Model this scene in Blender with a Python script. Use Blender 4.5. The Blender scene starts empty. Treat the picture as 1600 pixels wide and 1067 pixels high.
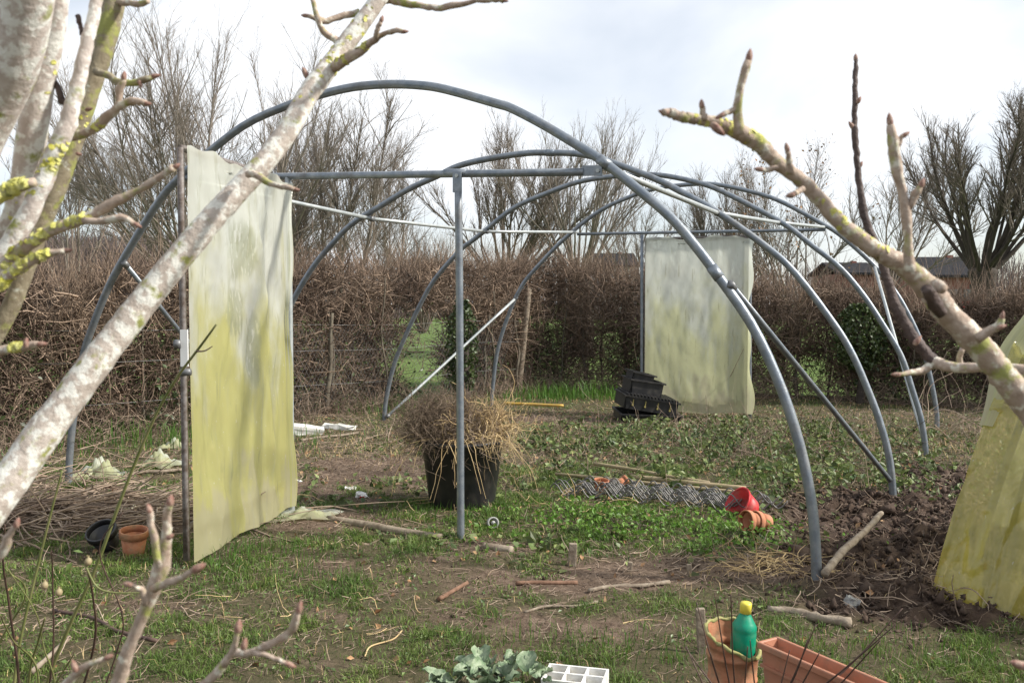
import bpy, math, random
import numpy as np
from mathutils import Vector, Matrix, noise as mnoise

# ------------------------------------------------------------------ camera, world, sun, exposure
SC = bpy.context.scene
CAMZ, PITCH, FPX = 1.3, math.radians(2.4), 1400.0
cam_d = bpy.data.cameras.new('camera'); cam = bpy.data.objects.new('camera', cam_d)
SC.collection.objects.link(cam); SC.camera = cam
cam.location = (0, 0, CAMZ); cam.rotation_euler = (math.pi/2 - PITCH, 0, 0)
cam_d.sensor_width = 36; cam_d.lens = 36*FPX/1600; cam_d.clip_start = .05; cam_d.clip_end = 5000
cam_d.dof.use_dof = True; cam_d.dof.focus_distance = 6.0; cam_d.dof.aperture_fstop = 11

SUN_EL, SUN_AZ = math.radians(38), math.radians(97)      # azimuth clockwise from +Y
sd = Vector((math.sin(SUN_AZ)*math.cos(SUN_EL), math.cos(SUN_AZ)*math.cos(SUN_EL), math.sin(SUN_EL)))
W = bpy.data.worlds.new('World'); SC.world = W; W.use_nodes = True
nt = W.node_tree; nt.nodes.clear()
def wn(t, **k):
    n = nt.nodes.new(t)
    for a, b in k.items(): setattr(n, a, b)
    return n
sky = wn('ShaderNodeTexSky', sky_type='NISHITA', sun_disc=False, sun_elevation=SUN_EL, sun_rotation=SUN_AZ,
         air_density=1.0, dust_density=1.2, ozone_density=1.0)
tc = wn('ShaderNodeTexCoord'); mp = wn('ShaderNodeMapping'); mp.inputs['Scale'].default_value = (1.0, 1.0, 2.3)
nz = wn('ShaderNodeTexNoise'); nz.inputs['Scale'].default_value = 1.9; nz.inputs['Detail'].default_value = 7
nz.inputs['Roughness'].default_value = .47; nz.inputs['Distortion'].default_value = .35
rp = wn('ShaderNodeValToRGB'); rp.color_ramp.elements[0].position = .36; rp.color_ramp.elements[1].position = .60
rp.color_ramp.elements[0].color = (.25, .25, .25, 1); rp.color_ramp.elements[1].color = (.97, .97, .97, 1)
mx = wn('ShaderNodeMix', data_type='RGBA'); mx.inputs['B'].default_value = (7.9, 8.1, 8.4, 1)
bg = wn('ShaderNodeBackground'); bg.inputs['Strength'].default_value = .105
wo = wn('ShaderNodeOutputWorld')
L = nt.links.new
L(tc.outputs['Generated'], mp.inputs['Vector']); L(mp.outputs['Vector'], nz.inputs['Vector'])
L(nz.outputs['Fac'], rp.inputs['Fac']); L(rp.outputs['Color'], mx.inputs['Factor'])
L(sky.outputs['Color'], mx.inputs['A']); L(mx.outputs['Result'], bg.inputs['Color']); L(bg.outputs['Background'], wo.inputs['Surface'])
sl = bpy.data.lights.new('sun', 'SUN'); sun = bpy.data.objects.new('sun', sl); SC.collection.objects.link(sun)
sl.energy = 4.9; sl.angle = math.radians(4); sl.color = (1, .95, .87)
sun.rotation_euler = sd.to_track_quat('Z', 'Y').to_euler(); sun.location = (8, 0, 8)
vs = SC.view_settings; vs.view_transform = 'Standard'; vs.look = 'None'; vs.exposure = 0.46; vs.gamma = 1.0
SC.cycles.use_denoising = True; SC.cycles.max_bounces = 8; SC.cycles.transparent_max_bounces = 12

# ------------------------------------------------------------------ helpers
rng = np.random.default_rng(11); random.seed(5)
COL = SC.collection
def ray(px, py):
    u = (px-800)/FPX; v = (533.5-py)/FPX
    return Vector((u, math.cos(PITCH)+v*math.sin(PITCH), -math.sin(PITCH)+v*math.cos(PITCH)))
def at(px, py, d):                       # the point on that sight line standing d metres ahead
    r = ray(px, py); return Vector((r.x*d/r.y, d, CAMZ+r.z*d/r.y))
def gnd(px, py, z=0.0):                  # the spot of ground seen there
    r = ray(px, py); t = (z-CAMZ)/r.z; return Vector((r.x*t, r.y*t, z))
def on_plane(px, py, A, B):              # the point of the upright plane through A and B
    r = ray(px, py); n = Vector((B.y-A.y, A.x-B.x, 0)); t = (A.dot(n))/(r.dot(n)) if abs(r.dot(n)) > 1e-6 else 0
    return Vector((r.x*t, r.y*t, CAMZ+r.z*t))
def link(o, parent=None):
    COL.objects.link(o)
    if parent is not None: o.parent = parent
    return o
def tag(o, label, cat, group=None, kind=None):
    o['label'] = label; o['category'] = cat
    if group: o['group'] = group
    if kind: o['kind'] = kind
    return o
def empty(name, loc, rot=(0,0,0)):
    o = bpy.data.objects.new(name, None); o.empty_display_size = .1; o.location = loc; o.rotation_euler = rot; return link(o)
class MB:                                # collects geometry, becomes ONE mesh
    def __init__(s): s.V = []; s.F = []; s.n = 0
    def add(s, V, F):
        V = np.asarray(V, dtype=np.float64).reshape(-1, 3)
        s.V.append(V)
        F = [np.asarray(F)+s.n] if isinstance(F, np.ndarray) else [[i+s.n for i in f] for f in F]
        s.F.append(F[0] if len(F) == 1 and isinstance(F[0], np.ndarray) else F); s.n += len(V); return s
    def mesh(s, name, smooth=True):
        me = bpy.data.meshes.new(name)
        V = np.concatenate(s.V) if s.V else np.zeros((0,3))
        cnt, idx = [], []
        for F in s.F:
            if isinstance(F, np.ndarray):
                cnt.append(np.full(len(F), F.shape[1], dtype=np.int32)); idx.append(F.reshape(-1).astype(np.int32))
            else:
                cnt.append(np.array([len(f) for f in F], dtype=np.int32)); idx.append(np.array([i for f in F for i in f], dtype=np.int32))
        cnt = np.concatenate(cnt); idx = np.concatenate(idx)
        me.vertices.add(len(V)); me.vertices.foreach_set('co', V.astype(np.float32).ravel())
        me.loops.add(len(idx)); me.loops.foreach_set('vertex_index', idx)
        me.polygons.add(len(cnt)); st = np.concatenate([[0], np.cumsum(cnt)[:-1]]).astype(np.int32)
        me.polygons.foreach_set('loop_start', st)
        me.polygons.foreach_set('use_smooth', np.full(len(cnt), smooth))
        me.update(calc_edges=True); me.validate(); return me
    def build(s, name, mat, parent=None, smooth=True, loc=None, kind=None):
        o = bpy.data.objects.new(name, s.mesh(name, smooth)); o.data.materials.append(mat); link(o, parent)
        if loc is not None: o.location = loc
        if kind: o['kind'] = kind
        return o
def nrm(a): return a/np.maximum(np.linalg.norm(a, axis=-1, keepdims=True), 1e-9)
def strands(P, R, sides=3):              # N polylines of K points -> N thin tubes
    P = np.asarray(P, float); N, K, _ = P.shape; R = np.broadcast_to(np.asarray(R, float), (N, K))
    T = nrm(np.gradient(P, axis=1)); ref = nrm(rng.normal(size=(N,1,3)))
    U = nrm(np.cross(T, np.broadcast_to(ref, T.shape))); Wv = np.cross(T, U)
    a = np.arange(sides)*2*np.pi/sides
    V = P[:,:,None,:] + R[:,:,None,None]*(np.cos(a)[None,None,:,None]*U[:,:,None,:] + np.sin(a)[None,None,:,None]*Wv[:,:,None,:])
    n = np.arange(N)[:,None,None]*K*sides; k = np.arange(K-1)[None,:,None]*sides; s0 = np.arange(sides)[None,None,:]; s1 = (s0+1) % sides
    F = np.stack(np.broadcast_arrays(n+k+s0, n+k+s1, n+k+sides+s1, n+k+sides+s0), -1).reshape(-1, 4)
    return V.reshape(-1, 3), F
def ribbons(P, Wd, side):                # N flat blades
    N, K, _ = P.shape; V = np.stack([P-Wd[:,:,None]*side[:,None,:], P+Wd[:,:,None]*side[:,None,:]], 2)
    n = np.arange(N)[:,None]*K*2; k = np.arange(K-1)[None,:]*2; b = n+k
    F = np.stack([b, b+1, b+3, b+2], -1).reshape(-1, 4); return V.reshape(-1, 3), F
def smooth_path(pts, n):                 # Catmull-Rom through pts, n samples, any dimension
    p = np.array(pts, float); p = np.vstack([2*p[0]-p[1], p, 2*p[-1]-p[-2]])
    seg = len(p)-3; out = []
    for t in np.linspace(0, seg-1e-6, n):
        i = int(t); u = t-i; a, b, c, d = p[i], p[i+1], p[i+2], p[i+3]
        out.append(.5*((2*b)+(c-a)*u+(2*a-5*b+4*c-d)*u*u+(3*b-a-3*c+d)*u**3))
    return np.array(out)
def tube(P, R, sides=10, cap=True, rough=0.0):
    P = np.asarray(P, float); K = len(P); R = np.broadcast_to(np.asarray(R, float), (K,))
    T = nrm(np.gradient(P, axis=0)); ref = np.array([.31,.17,.93]);
    if abs(T[0] @ ref) > .9: ref = np.array([.9,.3,.1])
    U = np.zeros_like(P); u = nrm(np.cross(T[0], ref)); 
    for i in range(K): u = nrm(u - T[i]*(u @ T[i])); U[i] = u
    Wv = np.cross(T, U); a = np.arange(sides)*2*np.pi/sides
    rr = R[:,None]*(1+rough*rng.normal(size=(K, sides))) if rough else np.repeat(R[:,None], sides, 1)
    V = (P[:,None,:] + rr[:,:,None]*(np.cos(a)[None,:,None]*U[:,None,:]+np.sin(a)[None,:,None]*Wv[:,None,:])).reshape(-1,3)
    F = [[k*sides+s, k*sides+(s+1)%sides, (k+1)*sides+(s+1)%sides, (k+1)*sides+s] for k in range(K-1) for s in range(sides)]
    if cap: F += [list(range(sides))[::-1], list(range((K-1)*sides, K*sides))]
    return V, F
def lathe(prof, seg=28, wob=0.0):        # prof [(r,z)...] turned about z
    V = []; 
    for r, z in prof:
        for s in range(seg):
            a = 2*math.pi*s/seg; q = r*(1+wob*math.sin(3*a+z*20)); V.append((q*math.cos(a), q*math.sin(a), z))
    F = [[i*seg+s, i*seg+(s+1)%seg, (i+1)*seg+(s+1)%seg, (i+1)*seg+s] for i in range(len(prof)-1) for s in range(seg)]
    return V, F
def box(c, h, M=None, taper=1.0):        # centre, half sizes; taper scales the bottom
    V = []
    for z in (-1, 1):
        for x, y in ((-1,-1),(1,-1),(1,1),(-1,1)):
            k = taper if z < 0 else 1; V.append(Vector((x*h[0]*k, y*h[1]*k, z*h[2])))
    V = [(M @ v if M else v)+Vector(c) for v in V]
    return [tuple(v) for v in V], [[3,2,1,0],[4,5,6,7],[0,1,5,4],[1,2,6,5],[2,3,7,6],[3,0,4,7]]
def ridge(x, y, f, seed=0.0):            # sharp creases: 1 on a crease, falling off to both sides
    return max(0.0, 1-4.5*abs(mnoise.noise((x*f, y*f, seed))))
def wob(x, y, s=1.0, seed=0.0):          # cheap smooth noise, about -1..1
    x = np.asarray(x)*s; y = np.asarray(y)*s
    return (np.sin(1.7*x+2.3*y+seed)+np.sin(-2.9*x+1.3*y+1.7*seed+1)+np.sin(4.1*x+.7*y-seed)*.6+np.sin(.6*x-4.7*y+2*seed)*.6+np.sin(7.3*x+6.1*y+seed)*.35+np.sin(-6.2*x+8.3*y)*.35)/2.6

# ------------------------------------------------------------------ materials
def mat(name, col, rough=.7, metal=0.0, col2=None, scale=8.0, lo=.35, hi=.65, bump=0.0, bscale=40.0, spec=.4, island=0.0, detail=4, trans=0.0, coord='Object', dirt=None, dscale=9.0, damt=.55):
    m = bpy.data.materials.new(name); m.use_nodes = True; t = m.node_tree; b = t.nodes['Principled BSDF']
    b.inputs['Roughness'].default_value = rough; b.inputs['Metallic'].default_value = metal
    b.inputs['Specular IOR Level'].default_value = spec
    b.inputs['Base Color'].default_value = (*col, 1)
    c = t.nodes.new('ShaderNodeTexCoord'); out = None
    if col2 is not None:
        n = t.nodes.new('ShaderNodeTexNoise'); n.inputs['Scale'].default_value = scale; n.inputs['Detail'].default_value = detail; n.inputs['Roughness'].default_value = .6
        t.links.new(c.outputs[coord], n.inputs['Vector'])
        r = t.nodes.new('ShaderNodeValToRGB'); r.color_ramp.elements[0].position = lo; r.color_ramp.elements[1].position = hi
        r.color_ramp.elements[0].color = (*col, 1); r.color_ramp.elements[1].color = (*col2, 1)
        t.links.new(n.outputs['Fac'], r.inputs['Fac']); out = r.outputs['Color']
        t.links.new(out, b.inputs['Base Color'])
    if dirt:
        nd = t.nodes.new('ShaderNodeTexNoise'); nd.inputs['Scale'].default_value = dscale; nd.inputs['Detail'].default_value = 8; nd.inputs['Roughness'].default_value = .7
        t.links.new(c.outputs[coord], nd.inputs['Vector']); rd = t.nodes.new('ShaderNodeMapRange'); rd.inputs['From Min'].default_value = .5; rd.inputs['From Max'].default_value = .68; rd.inputs['To Max'].default_value = damt
        t.links.new(nd.outputs['Fac'], rd.inputs['Value']); xd = t.nodes.new('ShaderNodeMix'); xd.data_type = 'RGBA'; t.links.new(rd.outputs['Result'], xd.inputs['Factor']); xd.inputs['B'].default_value = (*dirt, 1)
        if out: t.links.new(out, xd.inputs['A'])
        else: xd.inputs['A'].default_value = (*col, 1)
        out = xd.outputs['Result']; t.links.new(out, b.inputs['Base Color'])
        ra = t.nodes.new('ShaderNodeMapRange'); ra.inputs['To Min'].default_value = rough; ra.inputs['To Max'].default_value = .9; t.links.new(rd.outputs['Result'], ra.inputs['Value']); t.links.new(ra.outputs['Result'], b.inputs['Roughness'])
    if island:
        g = t.nodes.new('ShaderNodeNewGeometry'); mr = t.nodes.new('ShaderNodeMapRange')
        mr.inputs['To Min'].default_value = 1-island; mr.inputs['To Max'].default_value = 1+island
        hs = t.nodes.new('ShaderNodeHueSaturation'); hs.inputs['Color'].default_value = (*col, 1)
        t.links.new(g.outputs['Random Per Island'], mr.inputs['Value']); t.links.new(mr.outputs['Result'], hs.inputs['Value'])
        if out: t.links.new(out, hs.inputs['Color'])
        t.links.new(hs.outputs['Color'], b.inputs['Base Color']); out = hs.outputs['Color']
    if bump:
        n2 = t.nodes.new('ShaderNodeTexNoise'); n2.inputs['Scale'].default_value = bscale; n2.inputs['Detail'].default_value = 5
        t.links.new(c.outputs[coord], n2.inputs['Vector'])
        bp = t.nodes.new('ShaderNodeBump'); bp.inputs['Strength'].default_value = bump; bp.inputs['Distance'].default_value = .01
        t.links.new(n2.outputs['Fac'], bp.inputs['Height']); t.links.new(bp.outputs['Normal'], b.inputs['Normal'])
    if trans:
        o = t.nodes['Material Output']; tr = t.nodes.new('ShaderNodeBsdfTranslucent'); ms = t.nodes.new('ShaderNodeMixShader')
        ms.inputs['Fac'].default_value = trans; tr.inputs['Color'].default_value = (*col, 1)
        if out: t.links.new(out, tr.inputs['Color'])
        t.links.new(b.outputs['BSDF'], ms.inputs[1]); t.links.new(tr.outputs['BSDF'], ms.inputs[2]); t.links.new(ms.outputs['Shader'], o.inputs['Surface'])
    return m
M = dict(
    steel=mat('galvanised_steel', (.17,.20,.235), .40, .5, (.26,.285,.31), 18, bump=.12, bscale=90, dirt=(.15,.125,.10), dscale=7, damt=.5),
    steel_pale=mat('pale_galvanised_steel', (.33,.36,.365), .42, .35, (.45,.47,.46), 25),
    steel_dark=mat('weathered_steel', (.13,.135,.14), .5, .5, (.2,.2,.2), 40),
    rust=mat('rusty_steel', (.10,.075,.06), .7, .3, (.22,.2,.19), 35),
    stake_steel=mat('dull_stake_steel', (.15,.145,.14), .55, .3, (.26,.25,.235), 30),
    white_paint=mat('white_latch_metal', (.7,.7,.68), .4),
    terracotta=mat('terracotta', (.36,.13,.06), .75, 0, (.50,.22,.12), 12, bump=.2, bscale=80, dirt=(.20,.15,.10), dscale=22),
    terracotta_old=mat('mossy_terracotta', (.34,.125,.06), .8, 0, (.44,.21,.115), 18, bump=.25, bscale=60, dirt=(.19,.16,.09), dscale=16, damt=.7),
    moss_rim=mat('moss_green_clay', (.24,.24,.08), .9, 0, (.36,.32,.15), 40, bump=.3),
    trough=mat('terracotta_plastic', (.44,.20,.125), .55, 0, (.37,.16,.095), 9, bump=.08, dirt=(.22,.165,.115), dscale=17, damt=.8),
    red=mat('red_plastic', (.58,.03,.035), .4, 0, (.46,.025,.03), 12, dirt=(.22,.12,.09), dscale=14, damt=.6),
    black=mat('black_plastic', (.014,.014,.016), .42, 0, (.024,.024,.025), 8, spec=.5, dirt=(.07,.058,.045), dscale=10, damt=.5),
    brass=mat('dull_yellow_clip', (.35,.29,.10), .5),
    green_bottle=mat('green_bottle_plastic', (.0,.26,.145), .38, 0, (.0,.21,.12), 16, dirt=(.10,.20,.12), dscale=28, damt=.5),
    yellow=mat('yellow_cap_plastic', (.66,.56,.07), .4),
    handle=mat('yellow_painted_wood', (.62,.38,.06), .5, 0, (.5,.33,.10), 15),
    white=mat('white_foam', (.72,.71,.66), .8, 0, (.5,.48,.42), 14, lo=.45, hi=.75, bump=.1),
    paper=mat('dirty_white_plastic', (.75,.74,.72), .5, 0, (.6,.58,.53), 30),
    wood=mat('weathered_wood', (.16,.12,.085), .85, 0, (.30,.25,.19), 20, bump=.4, bscale=60),
    wood_red=mat('rotten_red_wood', (.13,.07,.042), .85, 0, (.22,.125,.08), 25, bump=.4, bscale=70),
    bamboo=mat('mossy_bamboo', (.22,.19,.09), .6, 0, (.36,.28,.17), 10, bump=.1),
    straw=mat('straw', (.36,.25,.12), .8, 0, (.54,.41,.22), 5, island=.35),
    brown_stem=mat('brown_dry_stems', (.12,.085,.06), .9, 0, (.20,.15,.105), 6, island=.3),
    brush=mat('brushwood', (.20,.14,.10), .85, 0, (.36,.28,.21), 4, island=.35),
    hedge=mat('hedge_twigs', (.13,.09,.066), .85, 0, (.265,.195,.14), 1.3, island=.6),
    hedge_stem=mat('hedge_stems', (.085,.07,.052), .9, 0, (.15,.13,.095), 9, bump=.4, bscale=40),
    ivy=mat('ivy_leaves', (.035,.06,.018), .45, 0, (.08,.11,.035), 5, island=.4, spec=.5, trans=.2),
    tree=mat('far_tree_bark', (.16,.133,.11), .9, 0, (.24,.205,.17), 4),
    trunk=mat('dark_tree_trunk', (.04,.032,.026), .95, 0, (.075,.06,.048), 6, bump=.9, bscale=14),
    tree2=mat('pollard_bark', (.125,.102,.085), .9, 0, (.19,.16,.13), 4),
    grass=mat('grass', (.068,.13,.021), .6, 0, (.165,.225,.052), 3.2, island=.45, trans=.3),
    lush=mat('lush_grass', (.055,.14,.018), .55, 0, (.10,.19,.03), 3, island=.3, trans=.35),
    weed=mat('weed_leaves', (.07,.13,.03), .45, 0, (.15,.20,.06), 5, island=.4, spec=.5, trans=.25),
    parsley=mat('bright_weed_leaves', (.085,.19,.02), .5, 0, (.15,.26,.04), 6, island=.3, trans=.3),
    cover=mat('ground_ivy_leaves', (.06,.10,.03), .5, 0, (.17,.20,.065), 5, island=.55, spec=.35, trans=.2),
    dead=mat('dead_leaves', (.25,.115,.05), .8, 0, (.33,.22,.12), 8, island=.4),
    kale=mat('grey_green_leaf', (.13,.20,.105), .5, 0, (.30,.36,.235), 26, lo=.4, hi=.7, bump=.5, bscale=45, trans=.1),
    cane_green=mat('green_rose_cane', (.12,.14,.04), .6, 0, (.2,.2,.08), 20),
    cane_red=mat('brown_cane', (.06,.035,.028), .6, 0, (.10,.06,.045), 20),
    bud=mat('red_brown_bud', (.20,.085,.065), .7, 0, (.42,.31,.24), 120, bump=.3, bscale=200),
    lichen=mat('yellow_lichen', (.50,.48,.07), .95, 0, (.64,.62,.26), 90, bump=.6, bscale=150),
    dark_twig=mat('dark_twig_bark', (.05,.033,.028), .7, 0, (.10,.07,.06), 50, bump=.4, bscale=150),
    clod=mat('soil_clods', (.042,.027,.019), .95, 0, (.085,.056,.04), 12, bump=.6, bscale=60),
    stone=mat('grey_stone', (.28,.28,.27), .8, 0, (.38,.38,.36), 20, bump=.2),
    wire=mat('fence_wire', (.22,.22,.22), .5, .5),
    roof=mat('dark_slate_roof', (.02,.02,.023), .95, 0, (.035,.035,.038), 3, spec=.1),
    brick=mat('red_brick_wall', (.20,.08,.06), .85, 0, (.28,.13,.10), 4),
    redpanel=mat('red_panel', (.5,.02,.02), .5),
    render=mat('pale_house_wall', (.45,.43,.40), .85, 0, (.52,.5,.47), 2),
    wood_far=mat('far_wood', (.085,.068,.066), .9, 0, (.13,.10,.095), .5, island=.3),
)
def bark(name, a, b, white, white_amt, moss_amt):
    m = bpy.data.materials.new(name); m.use_nodes = True; t = m.node_tree; p = t.nodes['Principled BSDF']; p.inputs['Roughness'].default_value = .85
    p.inputs['Specular IOR Level'].default_value = .25
    c = t.nodes.new('ShaderNodeTexCoord')
    def noise(s, d=4, off=0):
        mp = t.nodes.new('ShaderNodeMapping'); mp.inputs['Location'].default_value = (off, off*2, off*3)
        n = t.nodes.new('ShaderNodeTexNoise'); n.inputs['Scale'].default_value = s; n.inputs['Detail'].default_value = d; n.inputs['Roughness'].default_value = .6
        t.links.new(c.outputs['Object'], mp.inputs['Vector']); t.links.new(mp.outputs['Vector'], n.inputs['Vector']); return n.outputs['Fac']
    def mixc(fac, lo, hi, ca, cb):
        r = t.nodes.new('ShaderNodeMapRange'); r.inputs['From Min'].default_value = lo; r.inputs['From Max'].default_value = hi
        t.links.new(fac, r.inputs['Value']); x = t.nodes.new('ShaderNodeMix'); x.data_type = 'RGBA'
        t.links.new(r.outputs['Result'], x.inputs['Factor'])
        for s, v in (('A', ca), ('B', cb)):
            if isinstance(v, tuple): x.inputs[s].default_value = (*v, 1)
            else: t.links.new(v, x.inputs[s])
        return x.outputs['Result']
    col = mixc(noise(90), .35, .65, a, b)
    col = mixc(noise(70, 6, 3), .66-white_amt, .74-white_amt, col, white)
    col = mixc(noise(38, 6, 7), .70-moss_amt, .80-moss_amt, col, (.30,.31,.10))
    t.links.new(col, p.inputs['Base Color'])
    bp = t.nodes.new('ShaderNodeBump'); bp.inputs['Strength'].default_value = .6; bp.inputs['Distance'].default_value = .003
    t.links.new(noise(170, 6), bp.inputs['Height']); t.links.new(bp.outputs['Normal'], p.inputs['Normal'])
    return m
M['bark'] = bark('fruit_tree_bark', (.42,.36,.31), (.52,.46,.405), (.72,.71,.65), .18, .13)
M['bark_pale'] = bark('pale_lichened_bark', (.48,.41,.365), (.58,.52,.475), (.75,.74,.69), .18, .12)
M['bark_moss'] = bark('mossy_bark', (.20,.165,.11), (.30,.26,.18), (.5,.5,.42), .06, .20)
M['bark_twig'] = bark('twig_bark', (.33,.25,.195), (.47,.38,.31), (.64,.61,.52), .12, .16)
def film(name, top, low, stain, wet=(), clear=(.04,.20), crinkle=0.0, mud=.6, see=.55):
    m = bpy.data.materials.new(name); m.use_nodes = True; t = m.node_tree; p = t.nodes['Principled BSDF']
    uv = t.nodes.new('ShaderNodeUVMap'); sx = t.nodes.new('ShaderNodeSeparateXYZ'); t.links.new(uv.outputs['UV'], sx.inputs['Vector'])
    def N(s, sc=(1,1,1), d=5):
        mp = t.nodes.new('ShaderNodeMapping'); mp.inputs['Scale'].default_value = sc
        n = t.nodes.new('ShaderNodeTexNoise'); n.inputs['Scale'].default_value = s; n.inputs['Detail'].default_value = d; n.inputs['Roughness'].default_value = .55
        t.links.new(uv.outputs['UV'], mp.inputs['Vector']); t.links.new(mp.outputs['Vector'], n.inputs['Vector']); return n.outputs['Fac']
    def math_(op, a, b):
        n = t.nodes.new('ShaderNodeMath'); n.operation = op
        for i, v in enumerate((a, b)):
            if isinstance(v, (int, float)): n.inputs[i].default_value = v
            else: t.links.new(v, n.inputs[i])
        return n.outputs[0]
    def rng_(v, a, b, c=0, d=1):
        n = t.nodes.new('ShaderNodeMapRange'); n.inputs['From Min'].default_value = a; n.inputs['From Max'].default_value = b
        n.inputs['To Min'].default_value = c; n.inputs['To Max'].default_value = d; n.interpolation_type = 'SMOOTHSTEP'; t.links.new(v, n.inputs['Value']); return n.outputs['Result']
    def mix(f, a, b):
        n = t.nodes.new('ShaderNodeMix'); n.data_type = 'RGBA'; t.links.new(f, n.inputs['Factor'])
        for s, v in (('A', a), ('B', b)):
            if isinstance(v, tuple): n.inputs[s].default_value = (*v, 1)
            else: t.links.new(v, n.inputs[s])
        return n.outputs['Result']
    h = math_('ADD', sx.outputs['Y'], math_('MULTIPLY', math_('SUBTRACT', N(2.6, (1.5,1.2,1), 7), .5), 1.35))
    c = mix(rng_(h, .78, .36), top, low)                              # algae on the lower part
    c = mix(rng_(N(5, (3,.8,1)), .5, .75, 0, .65), c, stain); c = mix(rng_(N(16, (2.2,.5,1), 8), .58, .70, 0, .45), c, (.33,.32,.18))          # streaks
    c = mix(rng_(N(60, (1,1,1), 3), .66, .72, 0, .5), c, (.75,.75,.62)) # droplets and scuffs
    c = mix(rng_(h, .14, .02, 0, mud), c, (.50,.46,.33))
    damp = None
    for (cu, cv, ru, rv_) in wet:                                     # damp patches where two layers cling together
        du = math_('DIVIDE', math_('SUBTRACT', sx.outputs['X'], cu), ru); dv = math_('DIVIDE', math_('SUBTRACT', sx.outputs['Y'], cv), rv_)
        r2 = math_('ADD', math_('ADD', math_('MULTIPLY', du, du), math_('MULTIPLY', dv, dv)), math_('MULTIPLY', math_('SUBTRACT', N(7, (1,.8,1), 4), .5), 2.2))
        k_ = rng_(r2, 1.3, .6, 0, .55); damp = k_ if damp is None else math_('MAXIMUM', damp, k_)
    if damp is not None: c = mix(math_('MULTIPLY', damp, rng_(N(38, (1.4,.6,1), 2), .62, .55)), c, (.36,.375,.24))
    t.links.new(c, p.inputs['Base Color']); p.inputs['Roughness'].default_value = .24; p.inputs['Specular IOR Level'].default_value = .45
    tr = t.nodes.new('ShaderNodeBsdfTranslucent'); t.links.new(c, tr.inputs['Color'])
    tp = t.nodes.new('ShaderNodeBsdfTransparent'); tp.inputs['Color'].default_value = (.95,.95,.85,1)
    m1 = t.nodes.new('ShaderNodeMixShader'); m1.inputs['Fac'].default_value = see
    t.links.new(p.outputs['BSDF'], m1.inputs[1]); t.links.new(tr.outputs['BSDF'], m1.inputs[2])
    m2 = t.nodes.new('ShaderNodeMixShader'); t.links.new(rng_(N(4, (1,.7,1)), .35, .75, *clear), m2.inputs['Fac'])
    bpn = t.nodes.new('ShaderNodeBump'); bpn.inputs['Strength'].default_value = .10+crinkle; bpn.inputs['Distance'].default_value = .02
    t.links.new(math_('ADD', N(9, (1,1.3,1), 6), math_('MULTIPLY', N(26, (1.6,.7,1), 3), .4)), bpn.inputs['Height']); t.links.new(bpn.outputs['Normal'], p.inputs['Normal'])
    t.links.new(m1.outputs['Shader'], m2.inputs[1]); t.links.new(tp.outputs['BSDF'], m2.inputs[2])
    t.links.new(m2.outputs['Shader'], t.nodes['Material Output'].inputs['Surface'])
    return m
M['film'] = film('algae_stained_film', (.72,.73,.64), (.57,.545,.22), (.47,.465,.30), ((.48,.77,.17,.085),(.43,.60,.12,.06),(.62,.50,.07,.1)), (.05,.26), .0)
M['film_far'] = film('hazy_stained_film', (.74,.77,.68), (.62,.63,.38), (.58,.61,.50), (), (.08,.30), .0)
M['film_yellow'] = film('yellowed_film', (.54,.53,.33), (.48,.42,.08), (.36,.34,.10), (), (.32,.72), .3, 0.0, .38); M['film_yellow'].node_tree.nodes['Principled BSDF'].inputs['Coat Weight'].default_value = 1.0; M['film_yellow'].node_tree.nodes['Principled BSDF'].inputs['Coat Roughness'].default_value = .08; M['film_yellow'].node_tree.nodes['Principled BSDF'].inputs['Specular IOR Level'].default_value = .9; M['film_yellow'].node_tree.nodes['Principled BSDF'].inputs['Roughness'].default_value = .14
def grid_sheet(name, fn, nu, nv, m, parent=None):   # sheet fn(u,v) with UVs
    us = np.linspace(0, 1, nu); vs_ = np.linspace(0, 1, nv)
    V = np.array([fn(u, v) for v in vs_ for u in us], float)
    F = np.array([[j*nu+i, j*nu+i+1, (j+1)*nu+i+1, (j+1)*nu+i] for j in range(nv-1) for i in range(nu-1)])
    o = MB().add(V, F).build(name, m, parent)
    uvl = o.data.uv_layers.new(name='UVMap'); uvs = np.array([(u, v) for v in vs_ for u in us], dtype=np.float32)
    li = np.empty(len(o.data.loops), dtype=np.int32); o.data.loops.foreach_get('vertex_index', li)
    uvl.data.foreach_set('uv', uvs[li].ravel()); return o

# ------------------------------------------------------------------ ground
def ell(x, y, px, py, rx, ry):
    c = gnd(px, py); return np.exp(-(((x-c.x)/rx)**2+((y-c.y)/ry)**2))
HEDGE_A = [(-9.2, 2.6), (-6.6, 5.7), (-4.35, 8.6), (-2.1, 11.2), (.6, 14.3)]     # side hedge, then the back hedge
HEDGE_B = [(.6, 14.3), (2.6, 13.3), (4.6, 12.3), (6.6, 11.1), (9.5, 9.2)]
def beyond(x, y):                        # 1 on the field side of the hedges
    x = np.asarray(x, float); y = np.asarray(y, float)
    a = np.interp(x, [p[0] for p in HEDGE_A]+[p[0] for p in HEDGE_B[1:]], [p[1] for p in HEDGE_A]+[p[1] for p in HEDGE_B[1:]])
    return np.clip((y-a+.1)/.5, 0, 1)
def dug(x, y):
    return np.clip(1.15*ell(x,y,1400,800,.75,.75)+1.0*ell(x,y,1470,880,.75,.5)+.9*ell(x,y,1440,955,.5,.22)+.8*ell(x,y,1480,745,.5,.7)+.7*ell(x,y,1345,900,.3,.3), 0, 1)
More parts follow.
